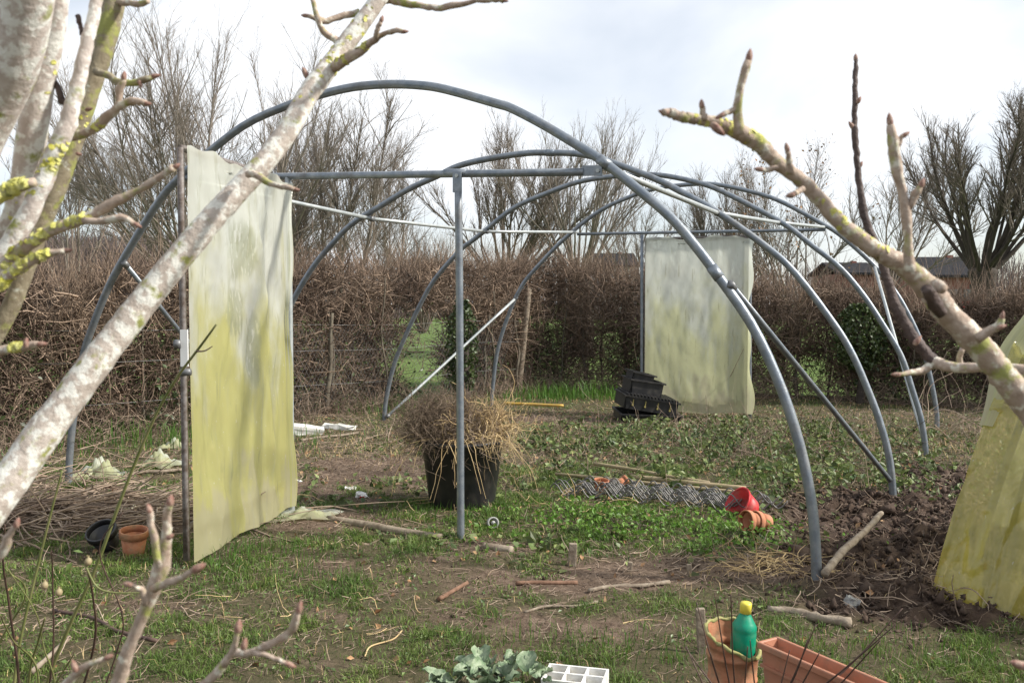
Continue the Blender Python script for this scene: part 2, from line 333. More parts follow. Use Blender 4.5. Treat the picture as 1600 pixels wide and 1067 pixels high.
def soil(x, y):                          # bare trodden earth
    s = (1.0*ell(x,y,590,735,.95,.9)+.9*ell(x,y,860,915,.6,.22)+.7*ell(x,y,960,985,.55,.18)+.8*ell(x,y,900,655,1.3,.5)
         +.7*ell(x,y,560,880,.5,.16)+.8*ell(x,y,1090,890,.8,.25)+.9*ell(x,y,110,800,1.3,.8)+.6*ell(x,y,620,1030,.45,.14)
         +.6*ell(x,y,500,820,.4,.25)+.7*ell(x,y,790,860,.4,.15)+.5*ell(x,y,700,965,.3,.12)+.6*ell(x,y,300,940,.4,.2)+.7*ell(x,y,1250,880,.5,.3)
         +.5*ell(x,y,1320,1000,.4,.15)+.45*ell(x,y,450,960,.3,.14))
    return np.clip(s+.28*wob(x,y,2.1,3)+.22*wob(x,y,5.3,1), 0, 1)
def gz(x, y):
    x = np.asarray(x, float); y = np.asarray(y, float); near = np.exp(-((y-6)/9)**2)
    d = dug(x, y)
    return near*(.012*wob(x,y,1.3,2)+.006*wob(x,y,5,4))-.11*ell(x,y,1390,805,.5,.5)-.05*ell(x,y,1330,870,.35,.3)+.10*ell(x,y,1470,930,.45,.22)+.13*ell(x,y,1490,820,.45,.6)+d*(.035*wob(x,y,7,1)+.03*wob(x,y,13,5))
def G(px, py, dz=0.0):                   # ground spot with the relief
    p = gnd(px, py)
    for _ in range(3): p = gnd(px, py, float(gz(p.x, p.y)))
    return p+Vector((0, 0, dz))
def axis(lo, hi, d, far):
    c = np.arange(lo, hi+1e-6, d); g = [];  s = d; v = 0
    while v < far: s *= 1.28; v += s; g.append(v)
    g = np.array(g); return np.concatenate([lo-g[::-1], c, hi+g])
gx = axis(-6.5, 7.0, .06, 2500); gy = axis(1.6, 15.5, .06, 2500)
X, Y = np.meshgrid(gx, gy); Z = gz(X, Y); near_m = (np.abs(X) < 8) & (Y > 1) & (Y < 16)
Z = np.where(near_m, Z+rng.normal(scale=.004, size=Z.shape)*(1+2.5*dug(X,Y)), Z*0)
nx, ny = len(gx), len(gy)
ii = (np.arange(ny-1)[:,None]*nx+np.arange(nx-1)[None,:]).ravel()
gmat = bpy.data.materials.new('garden_ground'); gmat.use_nodes = True
go = MB().add(np.stack([X, Y, Z], -1).reshape(-1,3), np.stack([ii, ii+1, ii+1+nx, ii+nx], 1)).build('ground', gmat); go['kind'] = 'structure'
ca = go.data.color_attributes.new('cover', 'FLOAT_COLOR', 'POINT')
att = np.stack([soil(X,Y), dug(X,Y), beyond(X,Y), np.ones_like(X)], -1).reshape(-1, 4).astype(np.float32); ca.data.foreach_set('color', att.ravel())
t = gmat.node_tree; pb = t.nodes['Principled BSDF']; pb.inputs['Roughness'].default_value = .95; pb.inputs['Specular IOR Level'].default_value = .15
an = t.nodes.new('ShaderNodeAttribute'); an.attribute_name = 'cover'; sp = t.nodes.new('ShaderNodeSeparateColor'); t.links.new(an.outputs['Color'], sp.inputs['Color'])
tcn = t.nodes.new('ShaderNodeTexCoord')
def gn(scale, det=5):
    n = t.nodes.new('ShaderNodeTexNoise'); n.inputs['Scale'].default_value = scale; n.inputs['Detail'].default_value = det; n.inputs['Roughness'].default_value = .65
    t.links.new(tcn.outputs['Object'], n.inputs['Vector']); return n.outputs['Fac']
def gramp(f, a, b, ca_, cb_):
    r = t.nodes.new('ShaderNodeMapRange'); r.inputs['From Min'].default_value = a; r.inputs['From Max'].default_value = b; t.links.new(f, r.inputs['Value'])
    x = t.nodes.new('ShaderNodeMix'); x.data_type = 'RGBA'; t.links.new(r.outputs['Result'], x.inputs['Factor'])
    for s, v in (('A', ca_), ('B', cb_)):
        if isinstance(v, tuple): x.inputs[s].default_value = (*v, 1)
        else: t.links.new(v, x.inputs[s])
    return x.outputs['Result']
earth = gramp(gn(9), .35, .65, (.085,.058,.04), (.185,.135,.098))
earth = gramp(gn(90, 4), .60, .70, earth, (.27,.215,.16)); earth = gramp(gn(38, 6), .5, .36, earth, (.06,.04,.028))
moss = gramp(gn(25), .35, .7, (.055,.055,.025), (.115,.09,.055))
c1 = gramp(sp.outputs['Red'], .25, .7, moss, earth)
c2 = gramp(sp.outputs['Green'], .25, .6, c1, gramp(gn(14), .35, .65, (.042,.028,.02), (.085,.058,.042)))
c3 = gramp(sp.outputs['Blue'], .3, .8, c2, gramp(gn(.6), .3, .7, (.08,.135,.03), (.12,.165,.05)))
t.links.new(c3, pb.inputs['Base Color'])
bp = t.nodes.new('ShaderNodeBump'); bp.inputs['Strength'].default_value = .8; bp.inputs['Distance'].default_value = .02
t.links.new(gn(45, 6), bp.inputs['Height']); t.links.new(bp.outputs['Normal'], pb.inputs['Normal'])

# ------------------------------------------------------------------ hedges
def along(pts, s):
    p = np.array(pts, float); d = np.concatenate([[0], np.cumsum(np.linalg.norm(np.diff(p, axis=0), axis=1))])
    q = np.stack([np.interp(s, d, p[:,0]), np.interp(s, d, p[:,1])], -1)
    q2 = np.stack([np.interp(s+.05, d, p[:,0]), np.interp(s+.05, d, p[:,1])], -1); tq = nrm(q2-q+1e-9)
    return q, tq, d[-1]
def wander(p0, d0, L, K, curl, up):
    N = len(p0); P = np.zeros((N, K, 3)); P[:,0] = p0; d = nrm(d0)
    for k in range(1, K):
        d = nrm(d+rng.normal(scale=curl, size=(N,3))+np.array([0,0,up])); P[:,k] = P[:,k-1]+d*(L/(K-1))[:,None]
    return P
def leaf_quads(C, S, up=.6):             # small folded leaves at C with sizes S
    N = len(C); n = nrm(rng.normal(size=(N,3))+np.array([0,-.2,up])); u = nrm(np.cross(n, rng.normal(size=(N,3)))); w = np.cross(n, u); S = S[:,None]
    V = np.stack([C-u*S, C-w*S*.62+n*S*.22, C+u*S, C+w*S*.62+n*S*.22], 1)
    b = np.arange(N)[:,None]*4
    return V.reshape(-1,3), np.concatenate([b+np.array([[0,1,2]]), b+np.array([[0,2,3]])])
def hedge(pts, name, label, s0, s1, top, gaps, n_per_m, seed):
    root = empty(name, (pts[1][0], pts[1][1], 0)); off = np.array([pts[1][0], pts[1][1], 0]); tag(root, label, 'hedge')
    Lg = s1-s0
    def keep(s, z):
        k = np.ones(len(s), bool)
        for g0, g1, zt, zb in gaps: k &= ~((s > g0+.12*np.sin(z*9)) & (s < g1+.15*np.sin(z*7+1)) & (z < zt) & (z > zb) & (rng.random(len(s)) < .96))
        return k
    n = int(Lg*n_per_m); s = rng.uniform(s0, s1, n); q, tq, _ = along(pts, s); nor = np.stack([tq[:,1], -tq[:,0]], -1)
    tz = top(s)+.09*np.sin(s*3.1)+.07*np.sin(s*7.7+1); w = rng.uniform(-1, 1, n)*.42
    zf = rng.beta(1.12, 1.05, n); z = .04+zf*(tz-.1); k = keep(s, z) & (rng.random(n) < np.clip(.85+.4*wob(s,z*1.6,1.9,seed)+.35*wob(s,z,5.5,seed+2), .25, 1))
    s, q, tq, nor, tz, w, z, zf = s[k], q[k], tq[k], nor[k], tz[k], w[k], z[k], zf[k]; n = len(s)
    w *= np.where(zf < .5, .75, 1.0)
    p0 = np.stack([q[:,0]+nor[:,0]*w, q[:,1]+nor[:,1]*w, z], -1)
    dd = rng.normal(size=(n,3))*.75; dd[:,:2] += nor*w[:,None]*1.2; dd[:,2] += np.where(zf > .55, .45, .2)
    P = wander(p0, dd, rng.uniform(.12, .42, n), 3, .35, .04); P[:,:,2] = np.clip(P[:,:,2], .01, None)
    p0 = p0[:]; R = (rng.gamma(3, .0011, n)+.0018)[:,None]*np.array([1, .8, .4]); V, F = strands(P-off, R); mb = MB().add(V, F)
    # fresh shoots standing above the clipped top
    m = int(Lg*330); s = rng.uniform(s0, s1, m); q, tq, _ = along(pts, s); nor = np.stack([tq[:,1], -tq[:,0]], -1); w = rng.uniform(-.42,.42, m)
    p0 = np.stack([q[:,0]+nor[:,0]*w, q[:,1]+nor[:,1]*w, top(s)-.12+rng.normal(scale=.05, size=m)], -1)
    d = rng.normal(size=(m,3))*.35+np.array([0,0,1]); P = wander(p0, d, rng.gamma(3, .1, m)+.08, 4, .12, .05)
    V, F = strands(P-off, rng.uniform(.002,.004, m)[:,None]*np.array([1,.8,.6,.25])); mb.add(V, F)
    mb.build('twigs', M['hedge'], root, kind='stuff')
    # upright stems, each its own
    s = s0
    while s < s1:
        s += random.uniform(.14, .42); q, tq, _ = along(pts, np.array([s])); w = random.uniform(-.44, .12)
        if not keep(np.array([s]), np.array([.7]))[0]: continue
        x, y = q[0][0]-tq[0][1]*w, q[0][1]+tq[0][0]*w; h = float(top(np.array([s]))[0])*random.uniform(.6, .92); r = random.choice([.012,.016,.02,.03,.04])
        pts3 = [(x-off[0], y-off[1], -.05)]
        for i in range(1, 6): pts3.append((pts3[-1][0]+random.uniform(-.05,.05), pts3[-1][1]+random.uniform(-.05,.05), h*i/5))
        V, F = tube(smooth_path(pts3, 11), np.linspace(r, r*.45, 11), 7, rough=.12); MB().add(V, F).build('stem', M['hedge_stem'], root)
    # ivy and seedlings in the lower half
    n = int(Lg*1500); s = rng.uniform(s0, s1, n); clump = np.sin(s*2.1+seed)+np.sin(s*5.3)*.6+rng.normal(scale=.5, size=n) > .25; s = s[clump]; n = len(s)
    q, tq, _ = along(pts, s); nor = np.stack([tq[:,1], -tq[:,0]], -1); w = rng.uniform(-.5, .55, n); z = np.abs(rng.normal(scale=.42, size=n))+.02
    k = keep(s, z+.15) & (z < 1.4); C = np.stack([q[:,0]+nor[:,0]*w, q[:,1]+nor[:,1]*w, z], -1)[k]
    V, F = leaf_quads(C-off, rng.uniform(.016, .034, len(C)), .4); MB().add(V, F).build('ivy_leaves', M['ivy'], root, kind='stuff')
    # dry grass and bramble leaning out at the foot
    n = int(Lg*260); s = rng.uniform(s0, s1, n); q, tq, _ = along(pts, s); nor = np.stack([tq[:,1], -tq[:,0]], -1); w = rng.uniform(.25,.6, n)
    C = np.stack([q[:,0]+nor[:,0]*w, q[:,1]+nor[:,1]*w, np.zeros(n)+.01], -1); k = keep(s, np.full(n,.3)); C = C[k]; nor = nor[k]; n = len(C)
    d = rng.normal(size=(n,3))*.5+np.array([0,0,1]); d[:,:2] += nor*.5; P = wander(C, d, rng.uniform(.1,.6, n), 5, .3, -.22); P[:,:,2] = np.clip(P[:,:,2], .01, None)
    V, F = strands(P-off, rng.uniform(.0018,.0035, n)[:,None]*np.array([1,.9,.8,.6,.3])); MB().add(V, F)  .build('dry_grass', M['brush'], root, kind='stuff')
    return root
_, _, LA = along(HEDGE_A, np.array([0.])); _, _, LB = along(HEDGE_B, np.array([0.]))
def s_at(pts, px):                       # distance along the hedge where the sight line of column px meets it
    s = np.linspace(0, along(pts, np.array([0.]))[2], 2000); q = along(pts, s)[0]; return float(s[np.argmin(np.abs(800+FPX*q[:,0]/q[:,1]-px)+(q[:,1]<1)*1e6)])
topA = lambda s: np.interp(s, [0, s_at(HEDGE_A,100), s_at(HEDGE_A,600), LA], [1.45, 1.58, 1.78, 1.92])
topB = lambda s: np.interp(s, [0, s_at(HEDGE_B,1000), s_at(HEDGE_B,1300), LB], [1.92, 1.8, 1.47, 1.2])
hedge(HEDGE_A, 'hedge', 'bare brown twig hedge with a gap, running past the open door to the corner', 2.5, LA, topA,
      [(s_at(HEDGE_A,610), s_at(HEDGE_A,702), 1.22, .06)], 4600, 1)
hedge(HEDGE_B, 'hedge', 'bare brown hedge behind the far door of the tunnel, green field showing through its foot', .1, LB-.6, topB,
      [(s_at(HEDGE_B,1235), s_at(HEDGE_B,1300), .55, .2)], 4400, 4)

def ivy_mass(px, d, z0, z1, rx, n, label, trunk_r):
    o = empty('ivy_clump', ((px-800)/FPX*d, d, 0)); tag(o, label, 'ivy')
    V, F = tube(smooth_path([(0,0,-.1),(.03,0,z1*.4),(-.03,.02,z1*.7),(.02,0,z1)], 14), np.linspace(trunk_r, trunk_r*.5, 14), 9, rough=.12); MB().add(V, F).build('trunk', M['trunk'], o)
    a = rng.uniform(0, 6.28, n); zz = rng.uniform(z0, z1, n); w = rx*np.sqrt(np.clip(1-((zz-(z0+z1)/2)/((z1-z0)/2))**2, .15, 1))*rng.uniform(.5, 1.1, n)
    V, F = leaf_quads(np.stack([np.cos(a)*w, np.sin(a)*w*.7, zz], -1), rng.uniform(.018,.036,n), .3); MB().add(V, F).build('leaves', M['ivy'], o, kind='stuff')
ivy_mass(722, 11.3, .1, 1.35, .2, 1500, 'dark ivy clad trunk on the right side of the hedge gap', .09)
ivy_mass(1345, 11.6, .45, 1.3, .34, 2600, 'dark round ivy clump in the hedge seen between the right hoops', .05)
# wire netting and posts along the side hedge
def post(px, py0, py1, r, label):
    b = G(px, py0); tpt = at(px+18, py1, b.y); V, F = tube(smooth_path([b-Vector((0,0,.1)), b.lerp(tpt,.5)+Vector((.01,0,0)), tpt], 9), np.linspace(r, r*.85, 9), 9, rough=.05)
    tag(MB().add(np.array(V)-np.array(b), F).build('fence_post', M['wood'], loc=b), label, 'post')
post(808, 612, 450, .055, 'leaning weathered round wooden post at the corner where the two hedges meet')
wf = empty('wire_fence', (-2.1, 10.7, 0)); tag(wf, 'fine wire netting with line wires stretched in front of the hedge gap', 'wire fence')
a0, a1 = np.array([-3.1, 9.45]), np.array([.1, 13.1]); Lw = np.linalg.norm(a1-a0); dw = (a1-a0)/Lw
lines = []; cell = .055
for sgn in (1, -1):
    for c0 in np.arange(-1.0, Lw, cell):
        zz = np.arange(0, 1.02, .1); ss = c0+zz*.6*sgn+(0 if sgn > 0 else .6)
        if ss.min() < 0 or ss.max() > Lw: continue
        lines.append(np.stack([a0[0]+dw[0]*ss, a0[1]+dw[1]*ss, zz+.02], -1))
V, F = strands(np.array(lines)-np.array([-2.1,10.7,0]), .0012); MB().add(V, F).build('netting', M['wire'], wf)
for zz in (.35, .75, 1.05):
    ss = np.linspace(-1.8, Lw, 12); V, F = tube(np.stack([a0[0]+dw[0]*ss+2.1, a0[1]+dw[1]*ss-10.7, zz+.015*np.sin(ss*2)], -1), .002, 4); MB().add(V, F).build('line_wire', M['wire'], wf)

# ------------------------------------------------------------------ far trees
def children(P, R, n, t0, spread, up, ratio, rr, curl, trop, K, t1=.98, minL=.15):
    N, Kp, _ = P.shape; Lp = np.linalg.norm(np.diff(P, axis=1), axis=2).sum(1)
    i = rng.choice(N, n, p=Lp/Lp.sum()); tt = t0+(t1-t0)*rng.random(n)**.85; f = tt*(Kp-1); k = np.minimum(f.astype(int), Kp-2); u = (f-k)[:,None]
    p = P[i,k]*(1-u)+P[i,k+1]*u; tg = nrm(P[i,k+1]-P[i,k]); rad = (R[i,k]*(1-u[:,0])+R[i,k+1]*u[:,0])
    pr = rng.normal(size=(n,3)); pr -= tg*(pr*tg).sum(1)[:,None]; pr = nrm(pr)
    d = nrm(tg+pr*spread*rng.uniform(.6,1.3,n)[:,None]+np.array([0,0,up]))
    Ln = np.maximum(Lp[i]*ratio*(1.15-.75*tt)*rng.uniform(.6,1.25,n), minL)
    C = wander(p, d, Ln, K, curl, trop); Rc = np.maximum(np.minimum(rad*.75, rr*rng.uniform(.7,1.2,n)), .0022)[:,None]*np.linspace(1, .35, K)[None]
    return C, Rc
def far_tree(base, name, label, h, stems, spread, counts, m, trunk=None, lean=0.0, leaves=0, group=None, up=.10, side=.7, radii=(.04,.016,.0075,.0042), t0=.28):
    root = empty(name, base); tag(root, label, 'tree', group)
    if trunk:
        r, ht = trunk; pts = [(0,0,-.1),(.05,0,ht*.5),(lean*.3,0,ht)]; tp = smooth_path(pts, 9)
        tp = smooth_path(pts, 26); V, F = tube(tp, np.concatenate([np.linspace(r*1.3, r*.85, 18), np.linspace(r*.88, r*1.0, 6), [r*.8, r*.4]]), 14, rough=.09); MB().add(V, F).build('trunk', M['trunk'], root)
        s0 = np.array(tp[-1])-np.array([0,0,r*.9]); sr = r*.6
    else: s0 = np.zeros(3); sr = .12
    ang = rng.uniform(0, 2*np.pi, stems); tilt = spread*rng.random(stems)**.8; d = np.stack([np.cos(ang)*tilt, np.sin(ang)*tilt, np.ones(stems)], -1)
    p0 = s0+np.stack([np.cos(ang), np.sin(ang), np.zeros(stems)], -1)*(sr*np.sqrt(rng.random(stems)))[:,None]
    Lh = (h-s0[2])*rng.uniform(.84, 1.02, stems)*(1-.06*tilt)
    P = wander(p0, d, Lh, 9, .095, up); R = (radii[0]*rng.uniform(.7,1.25,stems))[:,None]*np.linspace(1, .12, 9)[None]
    mb = MB(); V, F = strands(P, R, 6); mb.add(V, F); mb.build('limbs', M['trunk'] if trunk and trunk[0] > .32 else m, root)
    cr = MB(); P1, R1 = children(P, R, counts[0], t0, side, .12, .36, radii[1], .10, .07, 6); V, F = strands(P1, R1, 4); cr.add(V, F)
    P2, R2 = children(P1, R1, counts[1], .12, side, .15, .5, radii[2], .12, .05, 5); V, F = strands(P2, R2, 3); cr.add(V, F)
    P3, R3 = children(P2, R2, counts[2], .1, .7, .2, .6, radii[3], .14, .04, 4, minL=.18); V, F = strands(P3, R3, 3); cr.add(V, F)
    P4, R4 = children(P, R, counts[2]//4, .6, .5, .3, .12, radii[3], .12, .04, 4, minL=.2); V, F = strands(P4, R4, 3); cr.add(V, F)
    cr.build('crown', m, root, kind='stuff')
    if leaves:
        j = rng.choice(len(P3), leaves); V, F = leaf_quads(P3[j, 2]+rng.normal(scale=.05, size=(leaves,3)), rng.uniform(.03,.06, leaves), 0); MB().add(V, F).build('dry_leaves', M['dead'], root, kind='stuff')
    return root
def fb(px, d): return Vector(((px-800)/FPX*d, d, 0))
def ht(py, d): return CAMZ+(475-py)/FPX*d
GB = 'bare trees in the field beyond the hedges'
far_tree(fb(325,22), 'field_tree', 'tallest bare tree, many stems fanning out wide behind the open tunnel door', ht(20,22), 40, 1.9, (560,3800,10500), M['tree'], (.26,1.3), up=.055, group=GB, radii=(.05,.017,.008,.0042))
far_tree(fb(528,23), 'field_tree', 'bare upright tree with one straight stem beside the tallest fan-shaped tree', ht(135,23), 5, .22, (200,1200,3400), M['tree'], None, up=.1, side=.7, group=GB, radii=(.055,.016,.008,.0045), t0=.3)
far_tree(fb(468,24), 'field_tree', 'thin bare tree rising just right of the open door', ht(150,24), 4, .25, (200,1100,2600), M['tree'], None, group=GB, side=.8)
far_tree(fb(608,27), 'field_tree', 'small slender bare tree on the right edge of the tall clump', ht(215,27), 3, .3, (120,700,1500), M['tree'], None, group=GB, side=.9)
far_tree(fb(115,30), 'field_tree', 'bare tree half hidden behind the lichened trunks of the fruit tree', ht(170,30), 10, .7, (200,1200,2600), M['tree'], (.2,1.5), group=GB)
far_tree(fb(790,24), 'pollard_willow', 'dense dark pollard with upright shoots behind the tunnel post', ht(200,24), 24, 1.2, (340,1900,4200), M['tree2'], (.26,1.9), up=.06, group=GB, side=.5)
far_tree(fb(905,22), 'pollard_willow', 'pollard with long thin fanned shoots and a bushy head above the hedge corner', ht(180,22), 34, .8, (320,1200,2000), M['tree'], (.3,2.1), up=.04, group=GB, side=.4, radii=(.03,.012,.007,.004))
far_tree(fb(985,34), 'field_tree', 'small pale bare tree just left of the far door', ht(300,34), 6, .6, (120,600,1400), M['tree'], (.1,1.6), group=GB)
far_tree(fb(1120,26), 'field_tree', 'bare bushy tree rising over the far door', ht(262,26), 16, 1.2, (260,1400,3000), M['tree2'], (.2,1.2), group=GB)
far_tree(fb(1238,25), 'field_tree', 'bare tree with a few dead leaves behind the right side of the tunnel', ht(232,25), 10, 1.1, (260,1300,2600), M['tree'], (.16,1.2), leaves=420, group=GB)
far_tree(fb(1385,30), 'field_tree', 'light bare tree between the upright dark twig and the big pollard', ht(225,30), 8, 1.2, (200,1000,2200), M['tree'], (.12,1.6), group=GB)
far_tree(fb(1533,25), 'pollard_willow', 'large pollard with stout dark trunk and broad crown beside the slate roofed house', ht(150,25), 18, 1.4, (420,3000,8500), M['tree2'], (.36,2.4), up=.06, group=GB, radii=(.075,.026,.010,.0045), t0=.28, side=.7)
far_tree(fb(660,40), 'thicket', 'low round dark thicket seen between the tall clump and the pollards', ht(350,40), 40, .9, (300,1300,2400), M['tree2'], None, group=GB)
# far wood along the skyline
n = 5200; px = np.concatenate([rng.uniform(-60, 330, 2600), rng.uniform(330, 1700, 2600)]); d = rng.uniform(70, 110, n)
xx = (px-800)/FPX*d; hh = np.where(px < 330, ht(372,1)*0+1.3+(100+rng.normal(scale=9,size=n))/FPX*d, 1.3+(52+rng.normal(scale=12,size=n)+14*np.sin(px*.013))/FPX*d)
P = wander(np.stack([xx, d, np.zeros(n)], -1), rng.normal(size=(n,3))*.12+np.array([0,0,1]), hh, 5, .06, .1); V, F = strands(P, rng.uniform(.03,.09,n)[:,None]*np.linspace(1,.25,5)); mb = MB().add(V, F)
R = np.full((n,5), .05); C, Rc = children(P, R, 16000, .25, .6, .2, .25, .035, .1, .05, 4, minL=.8); V, F = strands(C, Rc); mb.add(V, F)
tag(mb.build('far_wood', M['wood_far']), 'distant bare wood along the skyline beyond the field', 'woodland', kind='stuff')

# houses
def house(px0, px1, pyr, pye, d, wallm, name, label, panel=None, depth=7):
    x0, x1 = (px0-800)/FPX*d, (px1-800)/FPX*d; zr, ze = ht(pyr,d), ht(pye,d); root = empty(name, ((x0+x1)/2, d, 0)); tag(root, label, 'house'); w = (x1-x0)/2
    V, F = box((0, depth/2, ze/2), (w, depth/2, ze/2)); MB().add(V, F).build('wall', wallm, root, smooth=False)
    e = .35; V = [(-w-e,-e,ze-.1),(w+e,-e,ze-.1),(w+e,depth/2,zr),(-w-e,depth/2,zr),(-w-e,depth+e,ze-.1),(w+e,depth+e,ze-.1)]
    V += [(a,b,c+.18) for a,b,c in V]
    F = [[0,1,2,3],[3,2,5,4],[6,9,8,7],[9,10,11,8],[0,6,7,1],[4,5,11,10],[0,3,9,6],[3,4,10,9],[1,7,8,2],[2,8,11,5]]
    rf = MB().add(V, F).build('roof', M['roof'], root, smooth=False)
    V, F = box((w*.5, depth/2, zr+.02), (.2,.2,.28)); MB().add(V, F).build('chimney', M['brick'], rf, smooth=False)
    for wx in (-w*.55, -w*.1, w*.4):
        V, F = box((wx, -.02, ze*.55), (.45,.05,.55)); MB().add(V, F).build('window', M['steel_dark'], root, smooth=False)
    if panel: V, F = box((w*.35, -.9, ze*.35), (w*.5, .06, .35)); MB().add(V, F).build('red_panel', M['redpanel'], root, smooth=False)
house(1448, 1543, 402, 432, 62, M['brick'], 'house', 'dark slate roofed brick house with a red panel beside the big pollard', True)
house(1312, 1372, 411, 428, 75, M['brick'], 'house', 'low dark roofed building seen through the rear hoops')
house(925, 992, 396, 416, 80, M['render'], 'house', 'pale walled farm building glimpsed over the hedge left of the far door')

# ------------------------------------------------------------------ tunnel frame
H = [
 [(107,760),(109,710),(115,650),(129,560),(144,512),(168,452),(195,401),(246,318),(279,279),(324,240),(385,194),(450,165),(502,148),(555,136),(610,132),(660,134),(700,141),(775,162),(800,170),(850,196),(900,226),(944,254),(1010,307),(1049,341),(1082,379),(1118,426),(1175,508),(1218,600),(1248,690),(1267,778),(1274,850),(1276,912)],
 [(409,697),(418,600),(437,520),(461,464),(490,416),(520,380),(550,350),(598,320),(640,295),(682,276),(715,260),(760,249),(820,240),(860,239),(905,241),(950,252),(1022,279),(1070,303),(1118,330),(1190,380),(1240,424),(1300,502),(1330,550),(1354,604),(1375,660),(1391,725),(1397,812)],
 [(600,657),(604,620),(616,569),(634,524),(655,479),(679,437),(718,392),(745,371),(800,327),(845,306),(902,285),(956,276),(1004,273),(1040,275),(1088,285),(1130,300),(1220,347),(1268,383),(1312,418),(1348,460),(1378,505),(1408,556),(1426,610),(1440,658),(1447,712)],
 [(768,635),(770,605),(778,545),(796,488),(814,449),(835,422),(880,375),(935,331),(986,307),(1025,295),(1070,289),(1115,288),(1175,300),(1220,315),(1280,347),(1315,369),(1366,415),(1393,448),(1414,481),(1438,532),(1453,586),(1463,640),(1464,668)],
]
FEET = [(gnd(107,760), gnd(1276,912)), (gnd(409,697), Vector((2.58,6.05,0))), (gnd(600,657), gnd(1447,712)), (gnd(768,635), gnd(1464,668))]
def hp(i, px, py): return on_plane(px, py, *FEET[i])
TB = FEET[0][0].lerp(FEET[0][1], .5); tun = empty('polytunnel_frame', TB)
tag(tun, 'bare grey steel hoop frame of a stripped polytunnel with film doors at both ends', 'polytunnel')
def tpart(name, pts, r, m='steel', n=None, parent=None, sides=10):
    pts = [tuple(Vector(p)-TB) for p in pts]; P = smooth_path(pts, n or max(2, len(pts))) if len(pts) > 2 else np.array([np.array(pts[0])*(1-q)+np.array(pts[1])*q for q in np.linspace(0,1,n or 2)])
    V, F = tube(P, r, sides); return MB().add(V, F).build(name, M[m], parent or tun)
def ring(name, c, d, r, ln, parent, m='steel'):    # a short sleeve or collar about a tube
    d = Vector(d).normalized(); return tpart(name, [Vector(c)-d*ln/2, Vector(c)+d*ln/2], r, m, 3, parent)
for i, tr in enumerate(H):
    pts = [hp(i, *q) for q in tr]; f0, f1 = pts[0].copy(), pts[-1].copy(); f0.z -= .25; f1.z -= .25
    ho = tpart('hoop', [f0]+pts+[f1], .0245, 'steel', 110, sides=12)
    for q in ((944,254),(1118,426)) if i == 0 else (((860,239),) if i == 1 else ()):
        k = tr.index(q); ring('joint_sleeve', pts[k], pts[k+1]-pts[k-1], .0275, .07, ho)
for pts in ([hp(0,279,278), hp(1,580,342), hp(2,760,362), hp(3,902,363)], [hp(0,946,262), hp(1,1121,333), hp(2,1217,348), hp(3,1288,355)]):
    for a, b in zip(pts, pts[1:]): tpart('purlin', [a, b], .0165, 'steel_pale', 4)
    for p, a in zip(pts[1:-1], pts): ring('clamp', p, p-a, .024, .05, tun, 'steel_dark')
# crossbars with flattened bolted ends, posts
def flat_end(c, d, up, parent):
    d = d.normalized(); up = up.normalized(); sd_ = d.cross(up); R_ = Matrix((d, up, sd_)).transposed()
    V, F = box(c-TB, (.055, .026, .006), R_); o = MB().add(V, F).build('flattened_end', M['steel'], parent, smooth=False)
    V, F = tube([tuple(c-TB+d*.035-sd_*.012), tuple(c-TB+d*.035+sd_*.012)], .011, 6); MB().add(V, F).build('bolt', M['steel_pale'], parent, smooth=False)
cb = tpart('crossbar', [hp(0,281,278), hp(0,912,269)], .0205, 'steel', 6); dbar = hp(0,930,268)-hp(0,281,278)
flat_end(hp(0,925,267), dbar, Vector((0,0,1)), cb)
ring('joint_sleeve', hp(0,712,270.5), dbar, .0225, .14, cb)
bn = Vector((dbar.y, -dbar.x, 0)).normalized()*.028
pst = tpart('post', [hp(0,720,300)+bn, hp(0,722,480)+bn, hp(0,724,856)+bn-Vector((0,0,.2))], .0205, 'steel', 12)
flat_end(hp(0,718.5,286)+bn, Vector((0,0,1)), dbar, pst)
hinge_b = hp(0,456,808); hinge_t = hp(0,450,276)
tpart('post', [hinge_b-Vector((0,0,.25)), hinge_t], .0195, 'steel_pale', 6)
fb_ = tpart('crossbar', [hp(3,902,366), hp(3,1290,359)], .018, 'steel', 6)
for q in ((1003,650,367),(1172,652,362)): tpart('post', [hp(3,q[0],q[1])-Vector((0,0,.2)), hp(3,q[0],q[2])], .019, 'steel', 6)
for (i, q0), (j, q1) in (((0,(1143,447)),(1,(1391,750))), ((0,(196,413)),(1,(412,680))), ((3,(1366,415)),(2,(1444,690))), ((3,(806,466)),(2,(606,650)))):
    a, b = hp(i,*q0), hp(j,*q1); br = tpart('brace', [a, b], .0165, 'steel' if j == 1 else 'steel_pale', 6)
    ring('clamp', a, b-a, .021, .045, br, 'steel_dark'); ring('clamp', b, b-a, .021, .045, br, 'steel_dark')

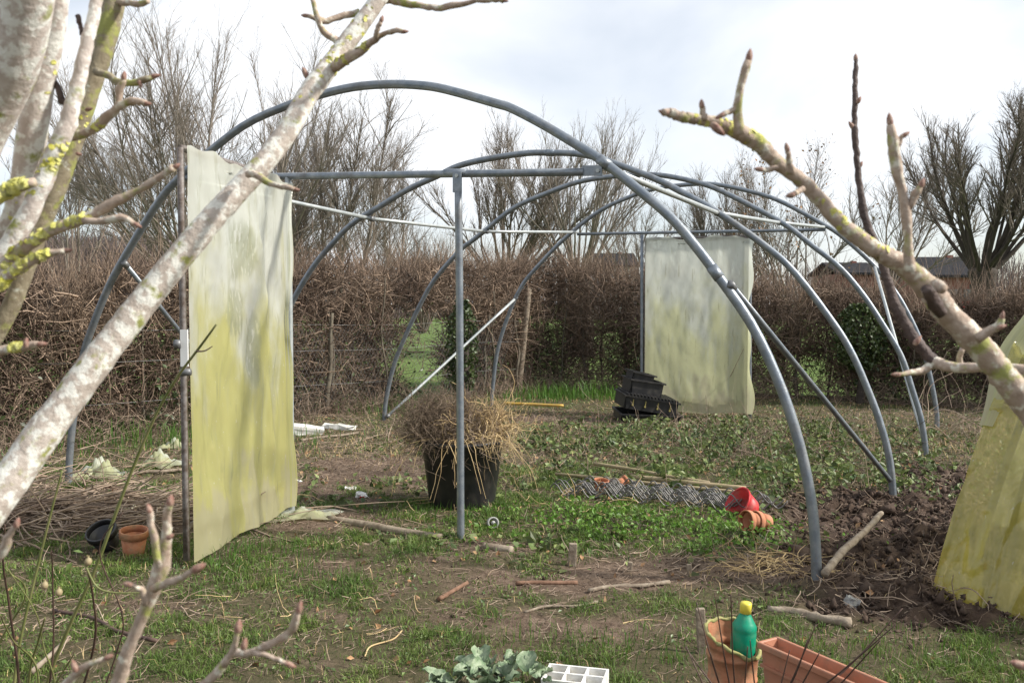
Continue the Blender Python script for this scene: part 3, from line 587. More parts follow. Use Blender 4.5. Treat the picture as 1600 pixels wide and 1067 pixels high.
# near door, swung out towards the camera on its hinge post
def door(A0, A1, B0, B1, m, flap, seed, fold):    # A free edge (bottom, top), B hinge edge
    A0, A1, B0, B1 = [Vector(v)-TB for v in (A0, A1, B0, B1)]
    d = empty('door', (0,0,0)); d.parent = tun; nv = (B0-A0).cross(Vector((0,0,1))).normalized()
    def tb(a, b, r=.017, mm='rust'):
        V, F = tube([tuple(a.lerp(b, q)) for q in np.linspace(0,1,6)], r, 8); MB().add(V, F).build('frame_tube', M[mm], d)
    tb(A0, A1); tb(B0.lerp(A0,.03), B1.lerp(A1,.03)); tb(A1, B1); tb(A0.lerp(A1,.08), B0.lerp(B1,.08))
    def fn(u, v):
        p = A0.lerp(A1, v).lerp(B0.lerp(B1, v), u); ed = min(u, 1-u, .12)/.12; ev = min(v, 1-v, .1)/.1
        w = fold*(.5*math.sin(17*u+3*v+seed)+.35*math.sin(31*u-5*v+2*seed)+.6*math.sin(6*v+4*u+seed)+.35*math.sin(9*v*u*3+2)+.2*math.sin(55*u+9*math.sin(5*v))+.3*math.sin(21*(v-.6*u)+seed)*max(0,math.sin(3*v+u))+.18*math.sin(47*v+13*u))*(.15+.85*ed)*(.4+.6*ev)
        cr_ = fold*(.95*ridge(u*1.1+.3*v, v*.35, 3.1, seed)+.45*ridge(u-.25*v, v*.45, 6.3, seed+4)+.2*ridge(u+.2*v, v*.8, 13, seed+7)); return tuple(p+nv*(max(.02, .034+w)+cr_*(.2+.8*ed))+Vector((0,0,-.012*math.sin(9*u+seed)*(1-v)+(.016*math.sin(11*u)+.01*math.sin(29*u+1))*(v > .97))))
    f1 = grid_sheet('film', fn, 80, 150, m, d)
    def fn2(u, v): q = fn(0, v) if flap < 0 else fn(1, v); s = u*.055*(.7+.5*math.sin(7*v+1)+.4*math.sin(19*v)); dirv = (B0-A0).normalized(); return (q[0]+dirv.x*s+nv.x*.03*u, q[1]+dirv.y*s+nv.y*.03*u, q[2])
    if flap: grid_sheet('loose_film_edge', fn2, 5, 70, m, d)
    return d, A0, A1, nv
fr0, fr1 = gnd(292,884), None
fr1 = Vector((fr0.x, fr0.y, 2.06)); fr0.z = .03
dr, A0, A1, nv = door(fr0, fr1, Vector((hinge_b.x, hinge_b.y, .06))+Vector((-.045,-.07,0)), Vector((hinge_t.x, hinge_t.y, 2.05))+Vector((-.045,-.07,0)), M['film'], 1, 1.0, .016)
c = A0.lerp(A1, .485)-nv*.0
V, F = box(c+Vector((.015,-.03,.07)), (.018,.006,.09)); MB().add(V, F).build('latch_plate', M['white_paint'], dr, smooth=False)
V, F = tube([tuple(c+Vector((-.03,-.035,.09))), tuple(c+Vector((.0,-.035,.09)))], .022, 8); MB().add(V, F).build('latch_knob', M['steel_dark'], dr)
V, F = tube([tuple(c+Vector((.0,-.045,-.05))), tuple(c+Vector((.05,-.045,-.045)))], .018, 8); MB().add(V, F).build('latch_knob', M['steel_dark'], dr)
a0, b0 = hp(3,1008,640), hp(3,1168,640)
d2, *_ = door(Vector((a0.x,a0.y,.05)), Vector((a0.x,a0.y,2.06)), Vector((b0.x,b0.y,.05)), Vector((b0.x,b0.y,2.06)), M['film_far'], 1, 3.0, .006)
dr['label'] = 'open door of green stained film swung outwards'; d2['label'] = 'closed hazy film door at the far end'

# ------------------------------------------------------------------ fruit trees close to the camera
def limb(root, name, pw, d0, d1, m, lump=.05, sides=12):      # pw: (px, py, width px); d0..d1 distance from first to last
    n = len(pw); off = root.location; pts = []
    for i, (x, y, w) in enumerate(pw):
        d = d0+(d1-d0)*i/(n-1); p = at(x, y, d)-off; pts.append((p.x, p.y, p.z, w*d/FPX/2))
    Ln = sum((Vector(pts[i+1][:3])-Vector(pts[i][:3])).length for i in range(n-1)); K = max(8, int(Ln/.007)); lump = lump*1.35+.012; q = smooth_path(pts, K)
    nz_ = np.convolve(rng.normal(size=K+4), np.ones(3)/3, 'same')[2:K+2]*1.5+np.convolve(rng.normal(size=K+24), np.hanning(13)/6, 'same')[12:K+12]*1.3; thick = np.mean([w for _, _, w in pw]); lump = lump if thick < 20 else lump*.45; lum = 1+lump*nz_
    V, F = tube(q[:,:3]+rng.normal(scale=.0005 if pw[0][2] < 20 else .00012, size=(K,3)), np.maximum(q[:,3], .001)*lum, sides, rough=lump*.6)
    return MB().add(V, F).build(name, M[m], root), q
def bud_mesh():
    V, F = lathe([(.0005,-.004),(.0042,-.002),(.0052,.003),(.0046,.008),(.0028,.0125),(.0004,.016)], 8, .08); return MB().add(V, F).mesh('bud')
BUD = bud_mesh(); BUD.materials.append(M['bud'])
def bud(root, px, py, d, tx, ty, size=1.0, parent=None):     # bud at a pixel pointing towards (tx, ty)
    o = bpy.data.objects.new('bud', BUD); p = at(px, py, d)-root.location; v = (at(tx, ty, d)-at(px, py, d)).normalized()
    o.rotation_euler = v.to_track_quat('Z','Y').to_euler(); o.location = p; s = size*random.uniform(.5,.62); o.scale = (s,s,s*random.uniform(.9,1.2)); link(o, root); return o
def lichen(root, q, t, n, size, name='lichen', m='lichen'):             # crusty cushion of small lobes on limb path q around t
    K = len(q); mb = MB()
    for _ in range(n):
        k = int(np.clip((t+rng.normal(scale=.035))*K, 0, K-1)); d = nrm(rng.normal(size=3)+np.array([.15,-.75,.35])); r = q[k,3]; s = size*rng.uniform(.4,1.1)
        c = q[k,:3]+d*(r*.97); u = nrm(np.cross(d, rng.normal(size=3))); w = np.cross(d, u); a = np.arange(7)*2*np.pi/7; rad = s*rng.uniform(.7,1.25,7)
        rim = c+(np.cos(a)*rad)[:,None]*u+(np.sin(a)*rad)[:,None]*w+d*(rng.uniform(-.1,.35,7)*s)[:,None]-d*.1*s
        Vv = np.vstack([rim, c+d*s*.3]); mb.add(Vv, np.array([[i, (i+1)%7, 7] for i in range(7)]))
    return mb.build(name, M[m], root, kind='stuff')
lt = empty('fruit_tree', (-1.25, 1.15, 0)); tag(lt, 'old lichen covered fruit tree whose pale limbs lean across the open door', 'tree')
V, F = tube(smooth_path([(0,0,-.1),(.0,0,.35),(.06,-.02,.75),(.12,-.03,1.0)], 30), np.linspace(.085,.06,30), 14, rough=.05); MB().add(V, F).build('trunk', M['bark'], lt)
_, qa = limb(lt, 'limb', [(45,-90,80),(40,0,80),(18,100,77),(-28,200,74),(-90,330,74),(-180,470,80),(-330,640,90)], .92, 1.1, 'bark_pale', .0, 20)
_, qb = limb(lt, 'limb', [(100,-80,30),(90,0,33),(80,60,37),(62,130,44),(50,210,45),(38,290,42),(25,345,44),(-20,430,46),(-100,520,50),(-240,640,60)], 1.0, 1.14, 'bark_pale', .01, 16)
_, qc = limb(lt, 'limb', [(170,-70,16),(151,0,17),(138,60,20),(122,130,22),(105,195,26),(82,245,28),(65,290,28),(38,345,30),(-10,430,34)], 1.05, 1.05, 'bark_pale', .03)
_, qd = limb(lt, 'limb', [(195,-80,33),(180,-5,33),(166,60,32),(144,130,30),(125,190,30),(106,245,30),(85,300,30),(60,360,30),(36,430,28),(8,495,28),(-60,590,36),(-190,670,60)], 1.15, 1.15, 'bark_moss', .03)
_, qe = limb(lt, 'branch', [(-40,470,30),(0,425,27),(40,385,24),(90,357,20),(140,338,17),(175,318,14),(215,298,12),(245,280,12),(272,262,10)], 1.0, .98, 'bark_twig', .07)
_, qe2 = limb(lt, 'branch', [(-30,470,22),(0,445,20),(35,415,18),(70,398,14),(102,392,9)], .98, .98, 'bark_twig', .09)
_, qe3 = limb(lt, 'branch', [(-40,330,26),(0,305,26),(30,290,22),(55,285,14)], .96, .96, 'bark_twig', .09)
_, qe4 = limb(lt, 'twig', [(130,344,10),(160,346,10),(190,340,10),(211,350,7)], .98, .97, 'bark_twig', .08)
_, qf = limb(lt, 'twig', [(108,214,16),(144,204,14),(168,183,13),(186,166,12),(210,158,11),(227,162,9)], 1.1, 1.06, 'bark_twig', .07)
limb(lt, 'twig', [(184,168,11),(187,142,10),(193,124,8)], 1.08, 1.07, 'bark_twig', .08)
limb(lt, 'twig', [(150,112,13),(168,117,11),(185,128,11),(212,129,10),(238,120,8)], 1.13, 1.1, 'bark_moss', .08)
limb(lt, 'twig', [(129,56,8),(126,42,8),(121,24,7)], 1.06, 1.06, 'dark_twig', .05)
limb(lt, 'twig', [(104,160,11),(95,158,11),(92,140,9),(83,124,6)], 1.05, 1.05, 'dark_twig', .06)
limb(lt, 'twig', [(170,2,11),(195,4,10),(215,7,9),(232,2,8)], 1.15, 1.12, 'bark_twig', .06)
_, qg = limb(lt, 'twig', [(-60,560,16),(0,548,15),(40,541,13),(60,538,9)], .95, .93, 'bark_twig', .07)
_, qh = limb(lt, 'long_limb', [(640,-75,24),(591,0,26),(540,70,28),(510,110,31),(480,150,32),(455,195,33),(420,245,34),(370,300,36),(320,355,39),(250,440,43),(190,515,46),(140,580,49),(80,660,53),(30,730,56),(-20,800,58),(-120,930,60),(-330,1080,66)], 1.3, 1.03, 'bark', .018, 18)
limb(lt, 'twig', [(532,72,12),(526,64,11),(505,48,9),(496,27,8),(486,-10,7)], 1.27, 1.25, 'bark_twig', .08)
limb(lt, 'twig', [(562,20,11),(535,25,10),(511,33,9),(499,31,9),(480,25,8)], 1.29, 1.26, 'bark_twig', .09)
_, qh2 = limb(lt, 'twig', [(515,110,16),(529,99,15),(562,81,13),(580,66,11),(598,55,9),(616,48,9),(629,50,7)], 1.25, 1.18, 'bark_twig', .08)
limb(lt, 'twig', [(587,60,8),(590,48,8),(595,34,8)], 1.2, 1.19, 'bark_twig', .05)
limb(lt, 'twig', [(598,0,12),(625,4,11),(655,9,11),(682,13,9),(718,7,8),(760,0,8),(786,1,7)], 1.3, 1.22, 'bark_twig', .08)
_, qh5 = limb(lt, 'twig', [(388,272,12),(405,276,12),(425,288,10),(460,296,7)], 1.16, 1.12, 'bark_twig', .08)
_, qm = limb(lt, 'branch', [(120,1180,30),(182,1072,22),(195,1030,20),(215,980,18),(238,925,20),(252,885,22),(260,840,16),(261,805,13),(265,788,9)], .85, .8, 'bark_twig', .05)
limb(lt, 'low_limb', [(120,1180,30),(40,1240,36),(-120,1280,42),(-420,1330,60)], .85, 1.08, 'bark', .03)
limb(lt, 'twig', [(250,885,13),(243,850,13),(238,820,11),(234,800,8)], .8, .79, 'bark_twig', .08)
limb(lt, 'twig', [(240,920,14),(258,912,12),(280,904,11),(303,890,8)], .81, .79, 'bark_twig', .08)
limb(lt, 'twig', [(226,945,10),(222,922,10),(205,913,7)], .81, .8, 'bark_twig', .06)
_, qn = limb(lt, 'branch', [(200,1200,26),(290,1095,18),(335,1055,14),(362,1022,13),(392,1020,12),(430,1002,13),(455,985,12),(466,955,8)], .85, .78, 'bark_twig', .07)
limb(lt, 'twig', [(350,1040,11),(366,1010,10),(371,985,8)], .79, .78, 'bark_twig', .07)
limb(lt, 'twig', [(395,1020,8),(425,1026,8),(448,1036,6)], .79, .78, 'bark_twig', .07)
limb(lt, 'low_limb', [(200,1200,26),(120,1280,34),(-60,1330,44),(-420,1360,60)], .85, 1.08, 'bark', .03)
limb(lt, 'twig', [(60,1110,14),(105,1066,13),(125,1045,11),(165,1028,7)], .82, .8, 'bark_twig', .08)
limb(lt, 'twig', [(-40,900,16),(0,868,14),(12,842,11),(25,822,7)], .9, .88, 'bark_twig', .08)
limb(lt, 'low_limb', [(60,1110,14),(0,1180,22),(-90,1240,32),(-420,1330,60)], .82, 1.08, 'bark', .03)
limb(lt, 'low_limb', [(-40,900,16),(-120,950,24),(-330,1080,40)], .9, 1.03, 'bark', .03)
for (x, y, d, tx, ty, s) in ((272,262,.98,290,250,1.1),(211,350,.97,222,356,.9),(227,162,1.06,240,163,.9),(193,124,1.07,196,105,1.2),(238,120,1.1,252,117,1.0),(60,538,.93,75,537,1),(629,50,1.18,645,49,1),(595,34,1.19,600,20,1.1),(480,25,1.26,468,24,1),(786,1,1.22,800,3,.9),(480,120,1.25,474,108,1.3),
    (460,296,1.12,472,298,.9),(265,788,.8,268,770,1.1),(234,800,.79,230,785,1),(303,890,.79,318,882,1.2),(205,913,.8,190,910,1),(466,955,.78,470,940,1),(371,985,.78,374,968,1.3),(448,1036,.78,462,1042,.9),(165,1028,.8,178,1022,.9),(25,822,.88,30,806,1),(218,128,1.1,222,140,.8),(262,840,.79,272,834,.9),(380,1012,.78,384,996,1),(118,1046,.8,114,1034,1),
    (40,541,.92,42,528,1),(102,392,.98,114,390,.9),(120,240,1.1,128,242,.8),(135,172,1.08,143,170,.8)): bud(lt, x, y, d, tx, ty, s)
for q, tt in ((qc,(.62,.72)),(qb,(.62,.3,.66)),(qe,(.2,.32,.45)),(qe2,(.3,.5,.7)),(qe3,(.35,.5,.6,.7)),(qh,(.17,.22,.1)),(qh2,(.2,.4)),(qd,(.4,)),(qg,(.5,)),(qf,(.3,))):
    for t_ in tt: lichen(lt, q, t_, 34, .0048)
rt = empty('fruit_tree', (1.25, 1.05, 0)); tag(rt, 'fruit tree reaching in with one knobbly bare branch and a thin dark upright shoot', 'tree')
V, F = tube(smooth_path([(0,0,-.1),(.02,0,.3),(-.02,-.02,.6),(-.05,-.02,.85)], 26), np.linspace(.07,.045,26), 14, rough=.05); MB().add(V, F).build('trunk', M['bark'], rt)
_, qj = limb(rt, 'limb', [(1037,176,11),(1050,178,15),(1075,185,16),(1110,190,18),(1150,205,25),(1185,225,26),(1210,250,23),(1260,290,22),(1310,345,24),(1360,385,26),(1410,415,31),(1450,450,37),(1480,490,38),(1530,540,40),(1570,590,42),(1610,640,44),(1700,760,48),(1860,940,56),(2380,1080,80)], .93, 1.03, 'bark_twig', .035, 14)
limb(rt, 'twig', [(1155,210,20),(1153,180,15),(1153,160,14),(1160,125,12),(1169,95,10)], .93, .92, 'bark_twig', .08)
limb(rt, 'twig', [(1155,172,11),(1142,174,10),(1130,179,9)], .93, .92, 'bark_twig', .05)
limb(rt, 'twig', [(1100,188,10),(1098,175,9),(1097,165,7)], .93, .93, 'bark_twig', .05)
limb(rt, 'twig', [(1236,270,12),(1234,255,11),(1231,236,9)], .94, .93, 'bark_twig', .1)
limb(rt, 'twig', [(1215,262,9),(1200,266,9),(1190,265,8)], .94, .93, 'bark_twig', .05)
limb(rt, 'twig', [(1255,295,10),(1245,300,9),(1241,303,8)], .94, .93, 'bark_twig', .05)
limb(rt, 'branch', [(1422,425,20),(1419,395,17),(1418,360,15),(1411,305,14),(1400,262,17),(1396,225,16),(1391,195,11)], .96, .95, 'bark_twig', .07)
limb(rt, 'twig', [(1420,325,10),(1430,305,11),(1438,292,9)], .955, .95, 'bark_twig', .08)
limb(rt, 'twig', [(1402,230,8),(1410,212,7)], .95, .95, 'bark_twig', .05)
limb(rt, 'spur', [(1450,460,24),(1462,445,20),(1474,452,16)], .96, .94, 'bark_twig', .12)
limb(rt, 'spur', [(1470,490,22),(1458,470,20),(1448,450,16)], .955, .935, 'dark_twig', .1)
limb(rt, 'twig', [(1525,530,16),(1545,518,14),(1560,510,12),(1565,496,8)], .97, .96, 'bark_twig', .08)
limb(rt, 'branch', [(1337,94,7),(1337,120,8),(1336,150,8),(1335,200,9),(1339,250,10),(1345,300,11),(1352,342,12),(1375,400,13),(1388,442,15),(1405,490,17),(1432,534,19),(1459,565,22)], 1.32, 1.25, 'dark_twig', .05)
limb(rt, 'branch', [(1459,565,20),(1490,574,17),(1540,574,16),(1600,578,17),(1700,600,20),(1860,690,26),(2200,900,40)], 1.25, 1.08, 'bark_twig', .05)
limb(rt, 'twig', [(1459,568,16),(1440,580,13),(1418,583,11),(1405,585,8)], 1.25, 1.23, 'bark_twig', .08)
limb(rt, 'twig', [(1502,574,9),(1499,560,9),(1504,545,7)], 1.24, 1.23, 'bark_twig', .08)
limb(rt, 'twig', [(1600,1040,12),(1660,1045,16),(1800,1060,24),(2200,1150,40)], .85, 1.0, 'bark_twig', .05)
for (x, y, d, tx, ty, s) in ((1042,177,.93,1028,173,1.2),(1169,95,.92,1172,80,1.2),(1130,179,.92,1120,184,1),(1097,168,.93,1096,155,1.1),(1190,265,.93,1180,264,1),(1391,195,.95,1389,175,1.2),(1410,213,.95,1420,207,1),(1402,226,.95,1404,208,1),(1438,292,.95,1444,278,1.2),(1565,498,.96,1568,485,1),(1405,585,1.23,1394,585,1.3),(1504,547,1.23,1508,535,1.1),(1600,1040,.85,1578,1033,1.5),(1115,196,.92,1130,210,1.4),(1560,512,.96,1572,508,1.1),(1240,304,.93,1232,306,1),(1231,236,.93,1229,228,1.0),(1337,94,1.32,1337,80,1),(1333,200,1.3,1326,190,1.1),(1343,260,1.3,1349,250,1),(1340,160,1.3,1346,150,1),(1430,536,1.24,1440,524,1.3)): bud(rt, x, y, d, tx, ty, s)
for t_ in (.2,.24,.45,.5): lichen(rt, qj, t_, 26, .0045)

# ------------------------------------------------------------------ things on the ground
def V2(p): return Vector((float(p[0]), float(p[1]), float(p[2])))
# tub with pulled-up plants
tb_ = G(722,786); tub = empty('garden_tub', tb_); tag(tub, 'large black plastic tub overflowing with dry stalks behind the tunnel post', 'tub')
V, F = lathe([(.0,.0),(.205,.0),(.215,.02),(.262,.40),(.275,.405),(.275,.425),(.255,.425),(.25,.40),(.2,.03),(0,.03)], 36, .006); MB().add(V, F).build('body', M['black'], tub)
for sx in (-1, 1):
    V, F = tube(smooth_path([(sx*.265,-.07,.41),(sx*.30,-.05,.45),(sx*.30,.05,.45),(sx*.265,.07,.41)], 12), .01, 6); MB().add(V, F).build('handle', M['black'], tub)
hp_ = empty('dry_plant_heap', tb_+Vector((0,0,.33))); tag(hp_, 'tangled heap of uprooted dry brown and straw coloured plants piled in the black tub', 'plant heap')
def tangle(n, c, e, Lr, curl, up, r, K=6):
    p = rng.normal(size=(n,3))*np.array(e)+np.array(c); d = rng.normal(size=(n,3)); P = wander(p, d, rng.uniform(*Lr, n), K, curl, up)
    return strands(P, rng.uniform(r*.6, r*1.3, n)[:,None]*np.linspace(1,.4,K))
V, F = tangle(3600, (-.12,-.03,.19), (.12,.1,.075), (.06,.2), .5, .03, .0018); MB().add(V, F).build('fine_brown_stems', M['brown_stem'], hp_, kind='stuff')
V, F = tangle(420, (.12,.0,.15), (.12,.1,.06), (.12,.35), .55, -.03, .0026, 8); MB().add(V, F).build('tangled_straw', M['straw'], hp_, kind='stuff')
V, F = tangle(700, (.02,0,.1), (.14,.13,.06), (.1,.35), .4, -.02, .0022); m1 = MB().add(V, F); m1.build('brown_stems', M['brush'], hp_, kind='stuff')
n = 120; a = rng.uniform(0, 6.28, n); rr = .18*np.sqrt(rng.random(n)); p = np.stack([.08+rr*np.cos(a), rr*np.sin(a)-.03, .08+.18*rng.random(n)], -1)
P = wander(p, np.stack([np.cos(a)*.8+.25, np.sin(a)*.8-.2, rng.uniform(.2,1.1,n)], -1), rng.uniform(.12,.3,n), 9, .35, -.2); V, F = strands(P, .0032*np.linspace(1,.5,9), 4); MB().add(V, F).build('straw_stalks', M['straw'], hp_, kind='stuff')
n = 24; a = rng.uniform(-2.9,-.2, n); p = np.stack([.24*np.cos(a), .24*np.sin(a), np.full(n,.12)], -1); P = wander(p, np.stack([np.cos(a)*.6, np.sin(a)*.6, np.full(n,.3)], -1), rng.uniform(.25,.55,n), 9, .16, -.3)
V, F = strands(P, .0026*np.linspace(1,.5,9), 4); MB().add(V, F).build('hanging_stalks', M['straw'], hp_, kind='stuff')

# stacked black nursery trays
sb = G(1010,656); tilt = Matrix.Rotation(math.radians(9), 3, 'Y')
def tray(z, w, l, h, dx, roty, rotz, label, taper, ribs=0, clips=0):
    o = empty('nursery_tray', sb+Vector((dx,0,z)), (math.radians(4), math.radians(roty), math.radians(rotz))); tag(o, label, 'tray', 'stacked black nursery trays')
    t_ = .008; mb = MB()
    for s in (-1, 1):
        V, F = box((0,s*l,h/2), (w,t_,h/2), None, taper); mb.add(V, F); V, F = box((s*w,0,h/2), (t_,l,h/2), None, taper); mb.add(V, F)
    V, F = box((0,0,.01), (w*taper,l*taper,.008)); mb.add(V, F); mb.build('body', M['black'], o, smooth=False)
    mb = MB()
    for s in (-1, 1):
        V, F = box((0,s*(l+.014),h), (w+.026,.014,.008)); mb.add(V, F); V, F = box((s*(w+.014),0,h+.001), (.014,l,.008)); mb.add(V, F)
    mb.build('rim', M['black'], o, smooth=False)
    for i in range(ribs):
        V, F = box((-w+(i+.5)*2*w/ribs, 0, h+.018), (.010,l+.03,.012)); MB().add(V, F).build('rib', M['black'], o, smooth=False)
    for i in range(clips):
        x = -w*.72+i*1.44*w/max(1,clips-1); mb = MB(); V, F = box((x,-l-.012,h*.62), (.004,.004,.024)); mb.add(V, F); V, F = box((x,-l-.013,h*.35), (.009,.005,.009)); mb.add(V, F); mb.build('clip', M['brass'], o, smooth=False)
tray(0, .33, .21, .09, .0, 3, 6, 'glossy black tray at the bottom of the stack by the far door', .94)
tray(.125, .30, .19, .14, -.02, 10, 10, 'black tray with ribbed top and dull yellow clips, second in the stack', .95, 15, 4)
tray(.30, .185, .13, .15, -.06, 9, 14, 'smaller black crate set on the ribbed tray', .9)
tray(.445, .125, .09, .085, -.085, 13, 18, 'smallest black tray on top of the stack', .85)

# long thin things lying about
def rod(name, pxa, pxb, r, m, label, cat, lift=.01, bend=.0, rough=.04, taper=1.0, sides=9, group=None, za=0, zb=0):
    a, b = G(*pxa)+Vector((0,0,r+lift+za)), G(*pxb)+Vector((0,0,r+lift+zb)); c = a.lerp(b,.5); s = Vector((-(b-a).y,(b-a).x,0)).normalized()*bend
    pts = [a-c, a.lerp(b,.33)-c+s, a.lerp(b,.66)-c-s*.4, b-c]; q = smooth_path(pts, 16); V, F = tube(q, np.linspace(r, r*taper, 16), sides, rough=rough)
    return tag(MB().add(V, F).build(name, M[m], loc=c), label, cat, group)
rod('tool_handle', (788,636), (880,640), .019, 'handle', 'long yellow tool handle lying by the hedge behind the tub', 'tool', .03, taper=.9)
rod('half_buried_pipe', (512,813), (690,842), .026, 'wood', 'pale half buried pole across the doorway of the tunnel', 'pole', -.022, .015)
rod('half_buried_pipe', (756,856), (800,862), .024, 'wood', 'dark stub of pole half sunk in soil beside the tunnel post', 'pole', -.018)
rod('bamboo_cane', (928,733), (1108,764), .014, 'bamboo', 'greenish cane lying in the weeds behind the wavy stakes', 'cane', .03, .02)
rod('bamboo_cane', (868,749), (1160,779), .012, 'bamboo', 'long thin cane lying against the wavy stakes', 'cane', .03, .01)
rod('bamboo_cane', (985,757), (1165,776), .02, 'bamboo', 'thick pale cane ending behind the red pot', 'cane', .035, .01)
rod('log', (1288,917), (1376,836), .019, 'wood', 'peeling light log lying in the dug soil between the hoop feet', 'log', .035, .01, .1, .8, za=.01, zb=.07)
rod('stick', (806,914), (902,913), .010, 'wood_red', 'straight red-brown stick on bare soil', 'stick', 0, .004)
rod('stick', (920,925), (1046,912), .009, 'wood', 'grey stick with flaking bark between the soil and grass', 'stick', .0, .02, .15)
rod('stick', (686,940), (730,914), .013, 'wood_red', 'short rust coloured strip of wood on the grass', 'stick', 0, 0, .08, .8, 4)
rod('stick', (820,958), (935,942), .006, 'wood', 'thin curved twig lying on the grass in front of bare soil', 'stick', 0, .03, .1)
rod('stick', (570,1028), (628,988), .003, 'straw', 'bowed straw coloured stalk on the grass above the cabbage bed', 'stick', .005, .03)
rod('board_edge', (1200,952), (1330,972), .02, 'wood', 'pale rotten edging pole behind the green bottle', 'pole', -.022, .02, .12)
rod('stick', (1180,830), (1215,838), .008, 'wood', 'short stick by the toppled clay pots', 'stick', .01)
rod('stick', (470,690), (560,678), .012, 'wood', 'grey stick lying beside the white blocks', 'stick', .0, .03, .1)
rod('stick', (200,745), (284,738), .013, 'wood', 'grey branch on the ground behind the open door', 'stick', .01, .03, .1)
rod('stick', (84,960), (245,1008), .008, 'cane_red', 'long red-brown cane lying on the moss under the low fruit branch', 'stick', .01, .03, .05)
rod('stick', (50,1062), (108,1008), .009, 'wood', 'pale broken stick among the rose canes', 'stick', .02, .0, .1)
# upright stakes
def stake(px, py, h, w, label, lean=0.0, m='wood'):
    b = G(px,py); V, F = box((0,0,h/2-.03), (w,w*.6,h/2+.03), Matrix.Rotation(lean,3,'Y')); o = MB().add(V, F).build('stake', M[m], loc=b, smooth=False)
    bv = o.modifiers.new('edge','BEVEL'); bv.width = .004; bv.segments = 2; tag(o, label, 'stake')
stake(894, 884, .115, .02, 'short square wooden peg in front of the bright weeds', .05)
stake(1096, 1020, .17, .017, 'split pale wooden stake left of the broken clay pot', -.06)
stake(983, 893, .05, .012, 'tiny peg stub among dry stems', .1)
stake(1078, 900, .06, .012, 'tiny leaning peg near the bright green tuft', -.1)
# spiral stakes
sp_pts = []; K = 170; tt = np.linspace(0, 1.2, K); V, F = tube(np.stack([tt-.6,   .012*np.cos(2*np.pi*tt/.17), .036*np.sin(2*np.pi*tt/.17)], -1), .0042, 6); SPI = MB().add(V, F).mesh('spiral_stake'); SPI.materials.append(M['stake_steel'])
pa, pb_ = G(865,768), G(1190,800); dv = pb_-pa; ang = math.atan2(dv.y, dv.x)
for i in range(18):
    o = bpy.data.objects.new('spiral_stake', SPI); s = (i % 9)-4; nrm_ = Vector((-math.sin(ang), math.cos(ang), 0)); o.location = pa.lerp(pb_,.5)+nrm_*(s*.03+random.uniform(-.01,.01))+Vector((math.cos(ang)*((i%9)*.021+random.choice([0,.085,-.085])), math.sin(ang)*((i%9)*.021), .045+.022*(i//9)+random.uniform(0,.012)))
    o.rotation_euler = (random.uniform(-.12,.12), random.uniform(-.01,.01), ang+random.uniform(-.05,.05)); link(o); tag(o, 'wavy metal plant stake in the bundle lying on the weeds behind the red pot', 'plant stake', 'bundle of spiral plant stakes')
# pots
def pot(px, py, r, h, m, label, rot=(0,0,0), dz=0.0, name='flower_pot', rimm=None, rim=True, wob_=0):
    o = empty(name, G(px,py,dz), rot); tag(o, label, 'pot')
    V, F = lathe([(.0,0),(r*.66,0),(r*.70,.004),(r*.9,h*.74),(r*.84,h*.74),(r*.62,.012),(0,.012)] if rim else [(.0,0),(r*.7,0),(r*.74,.006),(r*.97,h*.93),(r*.93,h*.93),(r*.68,.014),(0,.014)], 32); MB().add(V, F).build('body', M[m], o)
    V, F = lathe([(r*.885,h*.72),(r*.99,h*.725),(r*1.0,h*.985),(r*.985,h),(r*.90,h),(r*.885,h*.985),(r*.845,h*.72),(r*.885,h*.72)] if rim else [(r*.96,h*.92),(r*1.04,h*.925),(r*1.04,h),(r*.95,h),(r*.93,h*.92)], 32); MB().add(V, F).build('rim', M[rimm or m], o)
    return o
pot(209, 866, .072, .135, 'terracotta_old', 'small upright clay pot beside the foot of the open door', (.12,.08,0))
pot(170, 858, .08, .12, 'black', 'black plastic pot next to the small upright clay pot', (.5,-.3,.3), .02)
pot(1172, 806, .108, .115, 'red', 'bright red plastic pot toppled over among the weeds', (math.radians(14),math.radians(-56),0), .025, rim=False)
pot(1200, 836, .06, .105, 'terracotta', 'clay pot lying on its side in front of the red pot', (math.radians(20),math.radians(-80),math.radians(8)), .075)
pot(1186, 836, .059, .105, 'terracotta', 'clay pot nested over the end of the toppled clay pot', (math.radians(20),math.radians(-80),math.radians(8)), .078)
pot(938, 775, .052, .085, 'terracotta', 'little red-brown pot standing on the wavy stakes', (.1,.1,0), .03)
pot(966, 770, .04, .07, 'terracotta', 'little red-brown pot tipped over behind the upright one', (1.2,0,1.9), .06)
# broken clay pot with bottle; trough
bp_ = at(1144,1090,2.72); bp_.z = float(gz(bp_.x,bp_.y)); brk = empty('broken_pot', bp_); tag(brk, 'big broken clay pot with mossy jagged rim holding the green bottle', 'pot')
seg = 48; rows = [(.0,0),(.06,0),(.064,.02),(.071,.15),(.075,.152),(.0755,.16),(.0725,.163),(.0765,.225),(.080,.227),(.0805,.235),(.0775,.238),(.0785,.255),(.0835,.26),(.084,.27),(.085,.285),(.086,.312)]; V = []; F = []
def jag(a):
    a = (a+math.pi) % (2*math.pi)-math.pi                            # camera side is -pi/2
    return float(np.interp(a, [-3.14,-2.7,-2.2,-1.8,-1.5,-1.1,-.6,-.1,.3,.8,1.2,3.14], [.305,.292,.28,.268,.255,.238,.240,.245,.262,.275,.311,.312]))+.003*math.sin(11*a)
for ins in (0, 1):
    for r, z in rows:
        for s in range(seg):
            a = 2*math.pi*s/seg; zz = min(z, jag(a)-(.312-z)*.02) if z > .25 else z; q = max(r-(.009 if ins else 0), 0); V.append((q*math.cos(a), q*math.sin(a), zz+(.012 if ins and z < .02 else 0)))
nr = len(rows)
